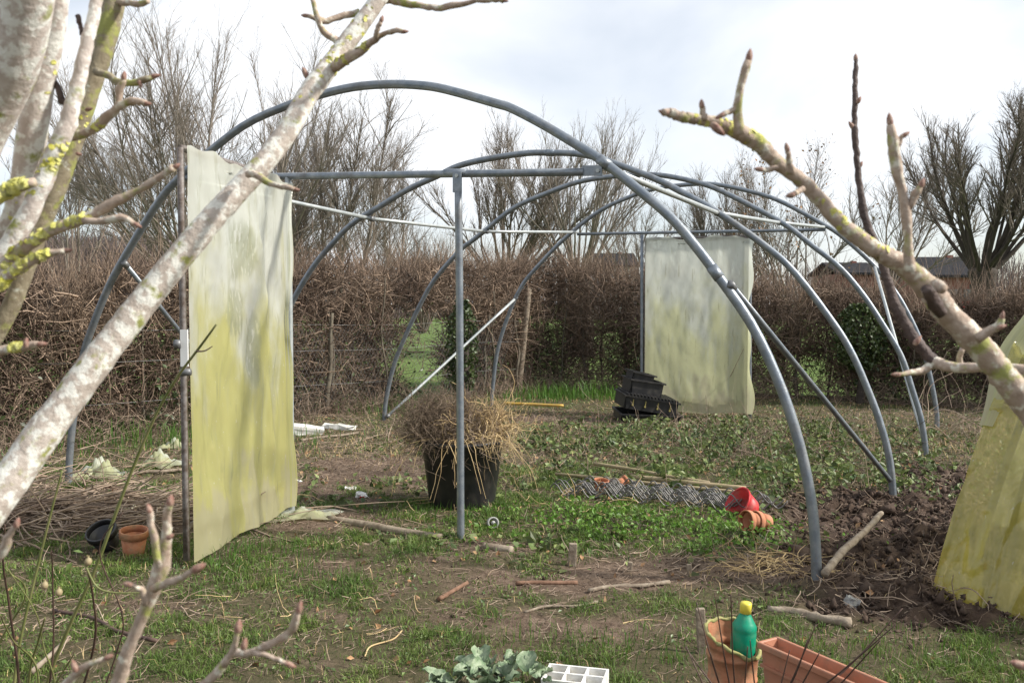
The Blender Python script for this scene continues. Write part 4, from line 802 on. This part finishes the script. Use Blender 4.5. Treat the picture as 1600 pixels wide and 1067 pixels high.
for ins in (0, 1):
    for i in range(nr-1):
        for s in range(seg):
            a0_ = (ins*nr+i)*seg; f = [a0_+s, a0_+(s+1)%seg, a0_+seg+(s+1)%seg, a0_+seg+s]; F.append(f if not ins else f[::-1])
MB().add(V, F).build('body', M['terracotta_old'], brk)
rv = []
for s in range(seg): a = 2*math.pi*s/seg; rv.append((.0815*math.cos(a), .0815*math.sin(a), jag(a)))
rv.append(rv[0]); V, F = tube(rv, .0058, 7, rough=.2); MB().add(V, F).build('mossy_rim', M['moss_rim'], brk)
V, F = lathe([(.0,.20),(.072,.20)], 24); MB().add(V, F).build('soil_fill', M['clod'], brk)
bo = empty('bottle', bp_+Vector((.026,-.005,.198)), (.04,.05,.2)); bo.scale = (.82,.82,.9); tag(bo, 'green plastic bottle with yellow screw cap standing in the broken clay pot', 'bottle')
V, F = lathe([(0,0),(.042,0),(.046,.006),(.046,.115),(.0445,.12),(.046,.125),(.045,.138),(.037,.15),(.034,.154),(.024,.172),(.019,.178),(.019,.19),(0,.19)], 28); MB().add(V, F).build('body', M['green_bottle'], bo)
V, F = lathe([(0,.182),(.0215,.182),(.0215,.212),(.019,.218),(0,.218)], 20); MB().add(V, F).build('cap', M['yellow'], bo)
ta, tb2 = at(1189,1001,2.61), at(1318,1059,2.355); tdir = (tb2-ta); tdir.z = 0; tl = .8; yaw = math.atan2(tdir.y, tdir.x); th = ta.z
tg = empty('planter_trough', (ta.x, ta.y, float(gz(ta.x,ta.y))), (0,0,yaw)); tag(tg, 'long terracotta coloured plastic trough beside the broken clay pot', 'planter')
tw = .034
def shell(x0,x1,y0,y1,z0,z1,k): # sloped wall ring from z0 (scaled k) to z1
    return [(x0+k,y0+k,z0),(x1-k,y0+k,z0),(x1-k,y1-k,z0),(x0+k,y1-k,z0),(x0,y0,z1),(x1,y0,z1),(x1,y1,z1),(x0,y1,z1)]
Vo = shell(0,tl,0,2*tw,0,th,.022); Vi = shell(.006,tl-.006,.006,2*tw-.006,.012,th,.022); sd4 = [[0,1,5,4],[1,2,6,5],[2,3,7,6],[3,0,4,7]]
MB().add(Vo+Vi, sd4+[[3,2,1,0]]+[[8+i for i in f[::-1]] for f in sd4]+[[8,9,10,11]]).build('body', M['trough'], tg, smooth=False)
mb = MB(); rr_ = [((tl/2,-.004,th-.008),(tl/2+.008,.006,.010)),((tl/2,2*tw+.004,th-.008),(tl/2+.008,.006,.010)),((-.004,tw,th-.0085),(.006,tw+.002,.0095)),((tl+.004,tw,th-.0085),(.006,tw+.002,.0095))]
for c_, h_ in rr_: V, F = box(c_, h_); mb.add(V, F)
rm = mb.build('rim', M['trough'], tg, smooth=False); bv = rm.modifiers.new('edge','BEVEL'); bv.width = .004; bv.segments = 3
V, F = box((tl/2,-.001,th-.065), (tl/2-.004,.006,.004)); MB().add(V, F).build('moulded_band', M['trough'], tg, smooth=False)
V, F = box((tl/2,tw,th-.07), (tl/2-.03,tw-.014,.012)); MB().add(V, F).build('soil_fill', M['clod'], tg, smooth=False)
V, F = box((.10,2*tw-.03,th-.04), (.012,.008,.014), Matrix.Rotation(.4,3,'Y')); MB().add(V, F).build('white_chip', M['paper'], tg, smooth=False)
# white cell tray
ct = empty('seed_cell_tray', G(899,1078), (0,0,-.25)); tag(ct, 'white six-cell seed tray standing in the grass beside the grey-green plant', 'seed tray')
mb = MB(); cw, cl, chh = .1, .065, .055
for x in np.linspace(-cw, cw, 4): V, F = box((x,0,chh/2), (.004,cl,chh/2)); mb.add(V, F)
for y in np.linspace(-cl, cl, 3): V, F = box((0,y,chh/2+.001), (cw+.004,.004,chh/2)); mb.add(V, F)
V, F = box((0,0,.012), (cw,cl,.004)); mb.add(V, F); mb.build('body', M['paper'], ct, smooth=False)
# white blocks and scraps
def lump(px, py, size, m, label, cat, name, rot=(0,0,0), crumple=.12, sub=3, dz=0):
    me_V, me_F = box((0,0,size[2]), size); import bmesh as _b
    bm = _b.new(); vs2 = [bm.verts.new(v) for v in me_V]; [bm.faces.new([vs2[i] for i in f]) for f in me_F]; _b.ops.subdivide_edges(bm, edges=bm.edges[:], cuts=sub, use_grid_fill=True)
    for v in bm.verts: v.co += Vector(rng.normal(size=3))*crumple*min(size)*1.2
    me = bpy.data.meshes.new(name); bm.to_mesh(me); bm.free(); o = bpy.data.objects.new(name, me); me.materials.append(M[m]); o.location = G(px,py,dz-.01); o.rotation_euler = rot; link(o); return tag(o, label, cat)
lump(480, 678, (.15,.07,.045), 'white', 'pale block lying behind the edge of the open door', 'block', 'foam_block', (.1,.15,.25), .06)
lump(530, 670, (.17,.06,.025), 'white', 'flat crumpled white plastic lying beside the pale block', 'plastic scrap', 'plastic_scrap', (0,.05,-.1), .3)
lump(548, 763, (.04,.025,.008), 'paper', 'small white scrap lying on the trodden path', 'litter', 'paper_scrap', (.2,.1,.3), .3)
o = lump(563, 776, (.035,.02,.02), 'paper', 'small white and red packet on the trodden path', 'litter', 'paper_scrap', (.5,.2,.4), .2)
V, F = box((0,-.022,.022), (.015,.003,.012)); MB().add(V, F).build('red_print', M['red'], o, smooth=False)
lump(465, 752, (.025,.02,.01), 'paper', 'tiny white scrap against the foot of the door hinge', 'litter', 'paper_scrap', (0,.3,0), .3)
lump(1328, 945, (.03,.02,.022), 'stone', 'grey angular stone on the dug soil', 'stone', 'stone', (.2,.3,.4), .15)
pc = empty('pipe_coupling', G(768,822,.02), (1.3,.2,.2)); tag(pc, 'small grey perforated plastic cap in the grass right of the tunnel post', 'pipe cap')
V, F = lathe([(.02,0),(.032,0),(.034,.05),(.026,.05),(.02,.0)], 16); MB().add(V, F).build('body', M['stone'], pc)
V, F = lathe([(.0,.038),(.012,.04),(.012,.05),(0,.052)], 10); MB().add(V, F).build('hub', M['stone'], pc)
# crumpled film scraps on the left
def scrap(px, py, w, l, h, label, rz):
    b = G(px,py); o = empty('film_scrap', b, (0,0,rz)); tag(o, label, 'plastic sheet'); sd_ = random.random()*9
    def fn(u, v): x, y = (u-.5)*2*w, (v-.5)*2*l; e = max(0, 1-((u-.5)**2+(v-.5)**2)*3.4); return (x*(1+.15*math.sin(9*v+sd_)), y*(1+.2*math.sin(7*u+sd_)), .012+e*h*(.65+.5*math.sin(8*u+5*v+sd_)+.35*math.sin(17*u-11*v)+.2*math.sin(31*u+23*v)))
    grid_sheet('film', fn, 26, 22, M['film_far'], o)
scrap(152, 746, .2, .16, .10, 'crumpled heap of dirty film beside the left foot of the front hoop', .2)
scrap(252, 727, .18, .14, .08, 'crumpled dirty film lying behind the open door', -.3)
scrap(198, 797, .09, .06, .045, 'small torn piece of pale film on the brushwood', .5)
scrap(270, 700, .12, .1, .06, 'brownish film scrap close to the hedge behind the door', .1)
scrap(478, 808, .2, .12, .035, 'muddy film tail trailing from the foot of the open door', .2)

# low film cloche on the right
c0 = gnd(1464,928); clo = empty('film_cloche', c0); tag(clo, 'low tunnel of yellowed crinkled film standing right of the dug soil', 'cloche')
dv_, nv_ = Vector((.80,-.60,0)), Vector((.60,.80,0))
def cl_pt(s, th_, k=1.0): return dv_*(s+.31*math.sin(th_))+nv_*(.62*(1-math.cos(th_))*1.0)+Vector((0,0,1.33*k*math.sin(th_)**.85 if th_ < math.pi else 0))
def fn(u, v):
    th_ = v*math.pi; s = u*2.3; w = .012*math.sin(7*s+3*th_)+.026*ridge(s*.9+.35*th_, th_*.6, 2.2, 1)+.020*ridge(s-.4*th_, th_*.7, 4.6, 5)+.012*ridge(s, th_*.8, 9.5, 8)+.006*ridge(s, th_, 19, 3)
    p = cl_pt(s, th_); nn = (nv_*(-math.cos(th_))+Vector((0,0,math.sin(th_)))); flare = nv_*-.10*(1-min(v*5,1))**2*(1+.6*math.sin(8*s)); return tuple(p+nn*w+flare+Vector((0,0,.0)))
grid_sheet('film', fn, 230, 190, M['film_yellow'], clo)
def fn2(u, v):
    th_ = (.17+v*.5)*math.pi; s = -.03+u*(.05+.26*v); p = cl_pt(s, th_); nn = (nv_*(-math.cos(th_))+Vector((0,0,math.sin(th_)))); return tuple(p+nn*(.03+.012*math.sin(20*s+5*th_))+dv_*(-.02*math.sin(9*th_)))
grid_sheet('loose_flap', fn2, 14, 50, M['film_far'], clo)
for s in (.12, 1.1, 2.1):
    V, F = tube([tuple(cl_pt(s, a_, .95)+nv_*(.04*math.cos(a_))) for a_ in np.linspace(.02, math.pi-.02, 30)], .016, 8); MB().add(V, F).build('hoop', M['steel_dark'], clo)
V, F = tube(smooth_path([tuple(cl_pt(.62,.02)-nv_*.03), tuple(cl_pt(.60,.25)-nv_*.04), tuple(cl_pt(.72,.5)-nv_*.035), tuple(cl_pt(.78,.9)-nv_*.03)], 20), .0025, 5); MB().add(V, F).build('tie_wire', M['steel_dark'], clo)

# ------------------------------------------------------------------ plants
# cabbage-like plant, each leaf a part
kb = G(776,1090); kl = empty('leafy_plant', kb); tag(kl, 'low grey-green plant with puckered rounded leaves in the grass beside the white cell tray', 'plant')
def leaf_mesh(L_, W_, cup):
    V = []; F = []; nu, nv2 = 7, 9
    for j in range(nv2):
        v = j/(nv2-1); w = W_*math.sin(math.pi*min(1, v*.93+.05))**.7
        for i in range(nu): u = (i/(nu-1)-.5)*2; V.append((u*w, v*L_, cup*(u*u*w*1.2)+.25*L_*math.sin(v*1.9)-.35*L_*max(0,v-.6)**1.3+.006*math.sin(9*u+13*v)+.004*math.sin(23*v-7*u)))
    F = [[j*nu+i, j*nu+i+1, (j+1)*nu+i+1, (j+1)*nu+i] for j in range(nv2-1) for i in range(nu-1)]; me = MB().add(V, F).mesh('leaf'); me.materials.append(M['kale']); return me
LM = [leaf_mesh(.085,.036,.6), leaf_mesh(.07,.034,-.5), leaf_mesh(.075,.03,.9)]
for i in range(80):
    o = bpy.data.objects.new('leaf', random.choice(LM)); r = .2*math.sqrt(random.random()); a = random.uniform(0,6.28); o.location = (r*1.05*math.cos(a), r*.55*math.sin(a), .02+.085*(1-(r/.2)**2)+random.uniform(-.015,.02))
    o.rotation_euler = (random.uniform(-.4,.5), random.uniform(-.5,.5), a-math.pi/2+random.uniform(-.9,.9)); s = random.uniform(.45,1.0); o.scale = (s*random.uniform(.75,1.15),s,s*random.uniform(.4,1)); link(o, kl)
# rose bush
rb = G(40,1240); ros = empty('rose_bush', rb); tag(ros, 'straggly rose bush with green canes, brown twigs and a few hips under the fruit tree', 'shrub')
def cane(pts, d0, d1, r, m='cane_green', name='cane'):
    P = [at(x,y,d0+(d1-d0)*i/(len(pts)-1))-rb for i,(x,y) in enumerate(pts)]; q = smooth_path(P, 26); V, F = tube(q, np.linspace(r, r*.45, 26), 7, rough=.05); MB().add(V, F).build(name, M[m], ros); return q
DD = rb.y
cane([(40,1240),(70,1080),(105,985),(150,885),(200,750),(240,655),(275,592),(310,545),(338,507)], DD, 2.0, .0055)
cane([(307,549),(320,548),(332,541)], 2.0, 2.0, .0022, 'cane_red', 'twig')
cane([(30,1240),(20,1120),(30,1010),(60,880),(80,800),(97,735)], DD, 2.2, .005)
cane([(60,1240),(120,1100),(148,1000),(145,930),(132,870)], DD, 1.9, .004, 'cane_red')
cane([(132,880),(150,915),(175,925),(215,926),(255,925),(263,935),(250,960),(225,975)], 1.9, 1.9, .0022)
cane([(20,1240),(30,1080),(15,950),(5,880),(8,820)], DD, 2.0, .004, 'cane_red'); cane([(50,1240),(45,1070),(60,1000),(70,965)], DD, 2.0, .004)
cane([(40,1240),(80,1050),(82,900),(80,860)], DD, 2.1, .003, 'cane_red'); cane([(10,1240),(-10,1040),(40,930),(10,890)], DD, 2.1, .0035)
cane([(45,1240),(140,1120),(185,1010),(190,955),(155,860),(192,800)], DD, 2.1, .0028, 'cane_red'); cane([(40,1240),(60,1060),(20,1000),(0,960)], DD, 1.9, .003)
cane([(25,1240),(60,1120),(110,1030),(118,1025)], DD, 1.9, .003); cane([(35,1240),(85,1090),(68,1010),(55,955),(10,885)], DD, 2.1, .0026)
for (x, y) in ((138,877),(92,925),(70,914)):
    V, F = lathe([(0,-.009),(.006,-.006),(.008,0),(.006,.006),(.002,.009),(.003,.013)], 10); o = MB().add(V, F).build('hip', M['bamboo'], ros); o.location = at(x,y,1.9)-rb
for (x, y) in ((46,898),(108,885),(100,870),(122,862)):
    V, F = leaf_quads(np.array([[0,0,0.]]), np.array([.011])); o = MB().add(V, F).build('leaf', M['weed'], ros, smooth=False); o.location = at(x,y,1.9)-rb
# thin brown canes by the clay pot
rc = empty('cane_clump', G(1190,1190)); rcl = rc.location; tag(rc, 'clump of thin dark leafless canes crossing in front of the clay pot and trough', 'shrub')
for pts in ([(1150,1190),(1090,1060),(1088,940)],[(1180,1190),(1118,1040),(1116,925)],[(1190,1190),(1128,1000),(1142,930)],[(1200,1190),(1185,1090),(1230,1030),(1275,975)],[(1210,1190),(1190,1080),(1260,1010),(1262,1000)],[(1180,1190),(1240,1067),(1234,1015)],[(1200,1190),(1240,1060),(1330,1010),(1400,975)],
            [(1210,1190),(1300,1060),(1370,1010),(1410,950)],[(1190,1190),(1150,1067),(1168,1010)],[(1170,1190),(1105,1067),(1080,1035),(1070,1010)],[(1180,1190),(1120,1100),(1112,1040),(1110,1020)],[(1210,1190),(1262,1060),(1280,1020)],[(1170,1190),(1040,1067),(1055,1030),(1070,1005)],[(1200,1190),(1340,1067),(1375,1000)],[(1190,1190),(1208,1067),(1190,1025),(1172,1000)]):
    P = [at(x,y,2.3+.15*math.sin(x))-rcl for x,y in pts]; P[0] = Vector((random.uniform(-.06,.06), random.uniform(-.06,.06), -.03)); P = [P[0]]+[P[0].lerp(P[-1], (j+1)/len(P[1:]))*.72+p_*.28 for j, p_ in enumerate(P[1:])]; V, F = tube(smooth_path(P, 22), np.linspace(.0036,.0014,22), 6, rough=.05); MB().add(V, F).build('cane', M['cane_red'], rc)

# ------------------------------------------------------------------ ground cover
def scatter(n, y0=2.7, y1=14.2):
    y = np.sqrt(rng.uniform(y0**2, y1**2, n)) if True else 0; x = rng.uniform(-.62, .62, n)*y; k = beyond(x, y) < .2; return x[k], y[k]
def grassy(x, y): return np.clip(1.05-soil(x,y)*1.25-dug(x,y)*1.6+.25*wob(x,y,3.1,6), 0, 1)
def lushf(x, y): return np.clip(ell(x,y,385,868,.42,.2)+.9*ell(x,y,760,805,.5,.22)+.7*ell(x,y,1010,1040,.6,.12)+.6*ell(x,y,450,905,.6,.15)+.5*ell(x,y,1290,1000,.7,.12)+.8*ell(x,y,860,1000,.35,.1)+.7*ell(x,y,1500,1030,.6,.12), 0, 1)
def blades(n, dens, h0, h1, w, m, label, name='grass', y1=14.2, lean=.5):
    x, y = scatter(n, y1=y1); d = dens(x, y); k = rng.random(len(x)) < d; x, y, d = x[k], y[k], d[k]; N = len(x)
    P = np.zeros((N,3,3)); P[:,0] = np.stack([x, y, gz(x,y)-.004], -1); h = rng.uniform(h0, h1, N)*(.55+.6*d); a = rng.uniform(0,6.28,N); l = rng.uniform(.1,1,N)*lean
    dr_ = np.stack([np.cos(a), np.sin(a), np.zeros(N)], -1); P[:,1] = P[:,0]+dr_*(h*l*.35)[:,None]+np.array([0,0,1])*(h*.6)[:,None]; P[:,2] = P[:,0]+dr_*(h*l*1.1)[:,None]+np.array([0,0,1])*(h*(1-.35*l))[:,None]
    b = rng.uniform(0,6.28,N); side = np.stack([np.cos(b), np.sin(b), np.zeros(N)], -1); Wd = (w*rng.uniform(.7,1.3,N)*(.6+.1*y))[:,None]*np.array([1,.8,.12])
    V, F = ribbons(P, Wd, side); tag(MB().add(V, F).build(name, M[m], kind='stuff'), label, 'grass', kind='stuff')
blades(330000, lambda x,y: grassy(x,y)**1.3*np.clip(.15+1.5*wob(x,y,1.9,7)+.5*wob(x,y,7,4),.06,1)*np.where(y > 6.3,.5,1), .015, .045, .0015, 'grass', 'short worn grass and moss covering the garden floor', lean=1.2)
blades(330000, lambda x,y: grassy(x,y)**1.2*np.clip(.42+1.2*wob(x,y,3.1,9)+.8*wob(x,y,8,4),0.04,1), .016, .052, .0018, 'grass', 'tufted grass and moss on the front lawn', y1=7.2, lean=1.3)
blades(190000, lambda x,y: lushf(x,y), .04, .10, .0016, 'lush', 'lush taller green grass in tufts beside the door, tub and pots')
blades(60000, lambda x,y: np.clip(1.2*ell(x,y,900,622,.9,.45)+.6*ell(x,y,180,690,1.5,.6)+.5*ell(x,y,560,640,.8,.5),0,1), .10, .28, .0028, 'lush', 'long green grass growing at the foot of the hedge', 'long_grass')
blades(80000, lambda x,y: np.clip(.25*grassy(x,y)+.6*ell(x,y,1230,900,.5,.25)+.5*ell(x,y,1450,700,1.,.8)+.4*ell(x,y,620,700,1.2,1.),0,1), .03, .10, .0013, 'straw', 'dead straw coloured grass mixed through the turf', 'dead_grass', lean=1.1)
def leaves(n, dens, s0, s1, zr, m, label, name, cat='weeds', up=.9):
    x, y = scatter(n, y1=13); d = dens(x,y); k = rng.random(len(x)) < d; x, y = x[k], y[k]; N = len(x); C = np.stack([x, y, gz(x,y)+.006+zr*rng.random(N)**1.5*dens(x,y)], -1)
    V, F = leaf_quads(C, rng.uniform(s0, s1, N), up); tag(MB().add(V, F).build(name, M[m], kind='stuff', smooth=False), label, cat, kind='stuff')
parsl = lambda x,y: (.25+.75*(wob(x,y,6.5,3)+.6*wob(x,y,2.2,5) > -.05))*np.clip(1.1*ell(x,y,1010,828,.7,.28)+.9*ell(x,y,900,808,.5,.25)+.8*ell(x,y,1150,845,.3,.18)+1.2*ell(x,y,1096,866,.11,.08)+.4*ell(x,y,830,850,.3,.15), 0, 1)
leaves(240000, parsl, .009, .02, .13, 'parsley', 'bright green feathery weeds in front of the wavy stakes', 'green_weeds')
covr = lambda x,y: np.clip((.95*ell(x,y,1150,690,1.9,1.3)+.8*ell(x,y,1320,745,.7,.7)+.6*ell(x,y,900,700,1.,.8)+.35*ell(x,y,480,770,.6,.4)+.6*ell(x,y,1000,760,1.2,.5)+.4*ell(x,y,900,850,.9,.3))*(.5+.9*wob(x,y,2.3,8)+.8*wob(x,y,6.1,2)+.5*wob(x,y,11,3)), 0, 1)
leaves(150000, covr, .009, .034, .14, 'cover', 'dull green creeping ground cover inside the tunnel', 'ground_cover')
leaves(170000, lambda x,y: .5*grassy(x,y)*(wob(x,y,4.2,2) > -.1), .005, .012, .02, 'weed', 'tiny clover and moss leaves in the worn turf', 'clover')
leaves(9000, lambda x,y: np.clip(.6*covr(x,y),0,1), .018, .036, .08, 'weed', 'broad leaved weeds dotted through the ground cover', 'broad_weeds', up=1.3)
leaves(14000, lambda x,y: np.clip(.5*covr(x,y)+.12+.3*ell(x,y,1300,740,.8,.5),0,1), .010, .024, .04, 'dead', 'dead brown leaves scattered among the ground cover', 'dead_leaves', 'leaf litter')
# dry stems: brushwood pile, tangles
def drift(n, cx, cy, rx, ry, Lr, r, m, label, name, zmax=.1, curl=.12, up=-.02, K=6, dz=1.0, cat='dry stems', flat=.25, ang=None):
    c = gnd(cx,cy); x = c.x+rng.normal(size=n)*rx*.55; y = c.y+rng.normal(size=n)*ry*.55; z = gz(x,y)+rng.random(n)*zmax
    d = rng.normal(size=(n,3))*np.array([1,1,flat])
    if ang is not None: d += np.array([math.cos(ang), math.sin(ang), 0])*1.3
    P = wander(np.stack([x,y,z],-1), d, rng.uniform(*Lr,n), K, curl, up); P[:,:,2] = np.maximum(P[:,:,2], gz(P[:,:,0],P[:,:,1])+.004)
    V, F = strands(P, rng.uniform(r*.6,r*1.4,n)[:,None]*np.linspace(1,.5,K), 4); tag(MB().add(V, F).build(name, M[m], kind='stuff'), label, cat, kind='stuff')
drift(420, 60, 815, 1.0, .42, (.25,.7), .0055, 'brush', 'flattened pile of cut brushwood left of the open door', 'brushwood_pile', .12, .1, cat='brushwood', ang=.1)
drift(220, 60, 760, 1.0, .9, (.25,.7), .004, 'brush', 'loose cut stems around the left foot of the front hoop', 'brushwood_pile', .08, .12, cat='brushwood')
drift(160, 620, 690, 1.0, .8, (.1,.4), .003, 'brush', 'broken stems strewn on the path to the tub', 'dry_stems', .02)
drift(110, 1205, 885, .26, .16, (.1,.3), .0022, 'straw', 'arching mat of dry straw by the front hoop foot', 'dry_stems', .05, .2, -.05)
drift(80, 1050, 880, .9, .25, (.06,.22), .0024, 'brush', 'broken twigs on bare soil in front of the bright weeds', 'dry_stems', .03, .2)
drift(60, 1420, 950, .7, .3, (.08,.32), .0026, 'brush', 'pale roots and stems on the heap of dug earth', 'dry_stems', .05, .22)
drift(160, 1200, 700, 1.9, 1.2, (.25,.8), .003, 'cane_red', 'arching dark bramble stems over the ground cover in the tunnel', 'bramble_stems', .04, .14, -.05, 9, flat=1.2)
drift(650, 1150, 690, 2.4, 1.6, (.06,.4), .0024, 'brush', 'dry upright stalks among the ground cover in the tunnel', 'dry_stems', .02, .12, .05, flat=1.6)
drift(70, 1520, 680, .6, .7, (.3,1.0), .003, 'brush', 'arching dry bramble stems between the rear hoops and the cloche', 'dry_stems', .25, .2, -.06, 9, flat=1.4)
drift(60, 1090, 640, .6, .3, (.6,1.25), .004, 'brush', 'tall thin dead stalks standing before the far door', 'dry_stems', .02, .09, .16, 8, flat=2.5)
drift(30, 450, 960, 1.2, .3, (.05,.2), .002, 'straw', 'stray dry stalks on the front grass', 'dry_stems', .01, .2)
drift(45, 140, 960, .5, .25, (.08,.25), .0025, 'brush', 'dry twigs on the moss below the low fruit branch', 'dry_stems', .03, .2)
drift(90, 900, 790, 1.1, .3, (.08,.25), .0022, 'straw', 'dry stems tangled round the wavy stakes', 'dry_stems', .05, .25)
x, y = scatter(34000, y1=11); n = len(x); z = gz(x,y)+.006; a = rng.uniform(0,6.28,n); P = wander(np.stack([x,y,z],-1), np.stack([np.cos(a), np.sin(a), rng.normal(scale=.12,size=n)],-1), rng.gamma(2,.02,n)+.01, 3, .3, 0); P[:,:,2] = np.maximum(P[:,:,2], gz(P[:,:,0],P[:,:,1])+.003)
V, F = strands(P, (rng.uniform(.0009,.0022,n)*(.5+.1*y))[:,None]*np.array([1,1,.6])); tag(MB().add(V, F).build('plant_litter', M['brush'], kind='stuff'), 'small bits of dry stem littering soil and grass', 'litter', kind='stuff')
# clods
n = 2600; x, y = scatter(150000, 3.2, 9.5); dgv = dug(x,y); k = rng.random(len(x)) < np.clip(1.3*dgv**.8,0,.95)+.03*soil(x,y); x, y = x[k], y[k]; n = len(x); dgv = dug(x,y)
oc = np.array([(1,0,0),(-1,0,0),(0,1,0),(0,-1,0),(0,0,1),(0,0,-1)], float); of = np.array([[0,2,4],[2,1,4],[1,3,4],[3,0,4],[2,0,5],[1,2,5],[3,1,5],[0,3,5]])
s = rng.gamma(1.3, .0046, n)*np.clip(.35+.9*dgv, .35, 1.15)+.0025; Vc = oc[None]*(s[:,None,None]*rng.uniform(.55,1.3,(n,6,1)))+rng.normal(size=(n,6,3))*(s*.4)[:,None,None]+np.stack([x,y,gz(x,y)],-1)[:,None,:]
tag(MB().add(Vc.reshape(-1,3), (np.arange(n)[:,None,None]*6+of[None]).reshape(-1,3)).build('soil_clods', M['clod'], kind='stuff', smooth=True), 'dark crumbly clods of freshly dug earth on the right', 'soil', kind='stuff')
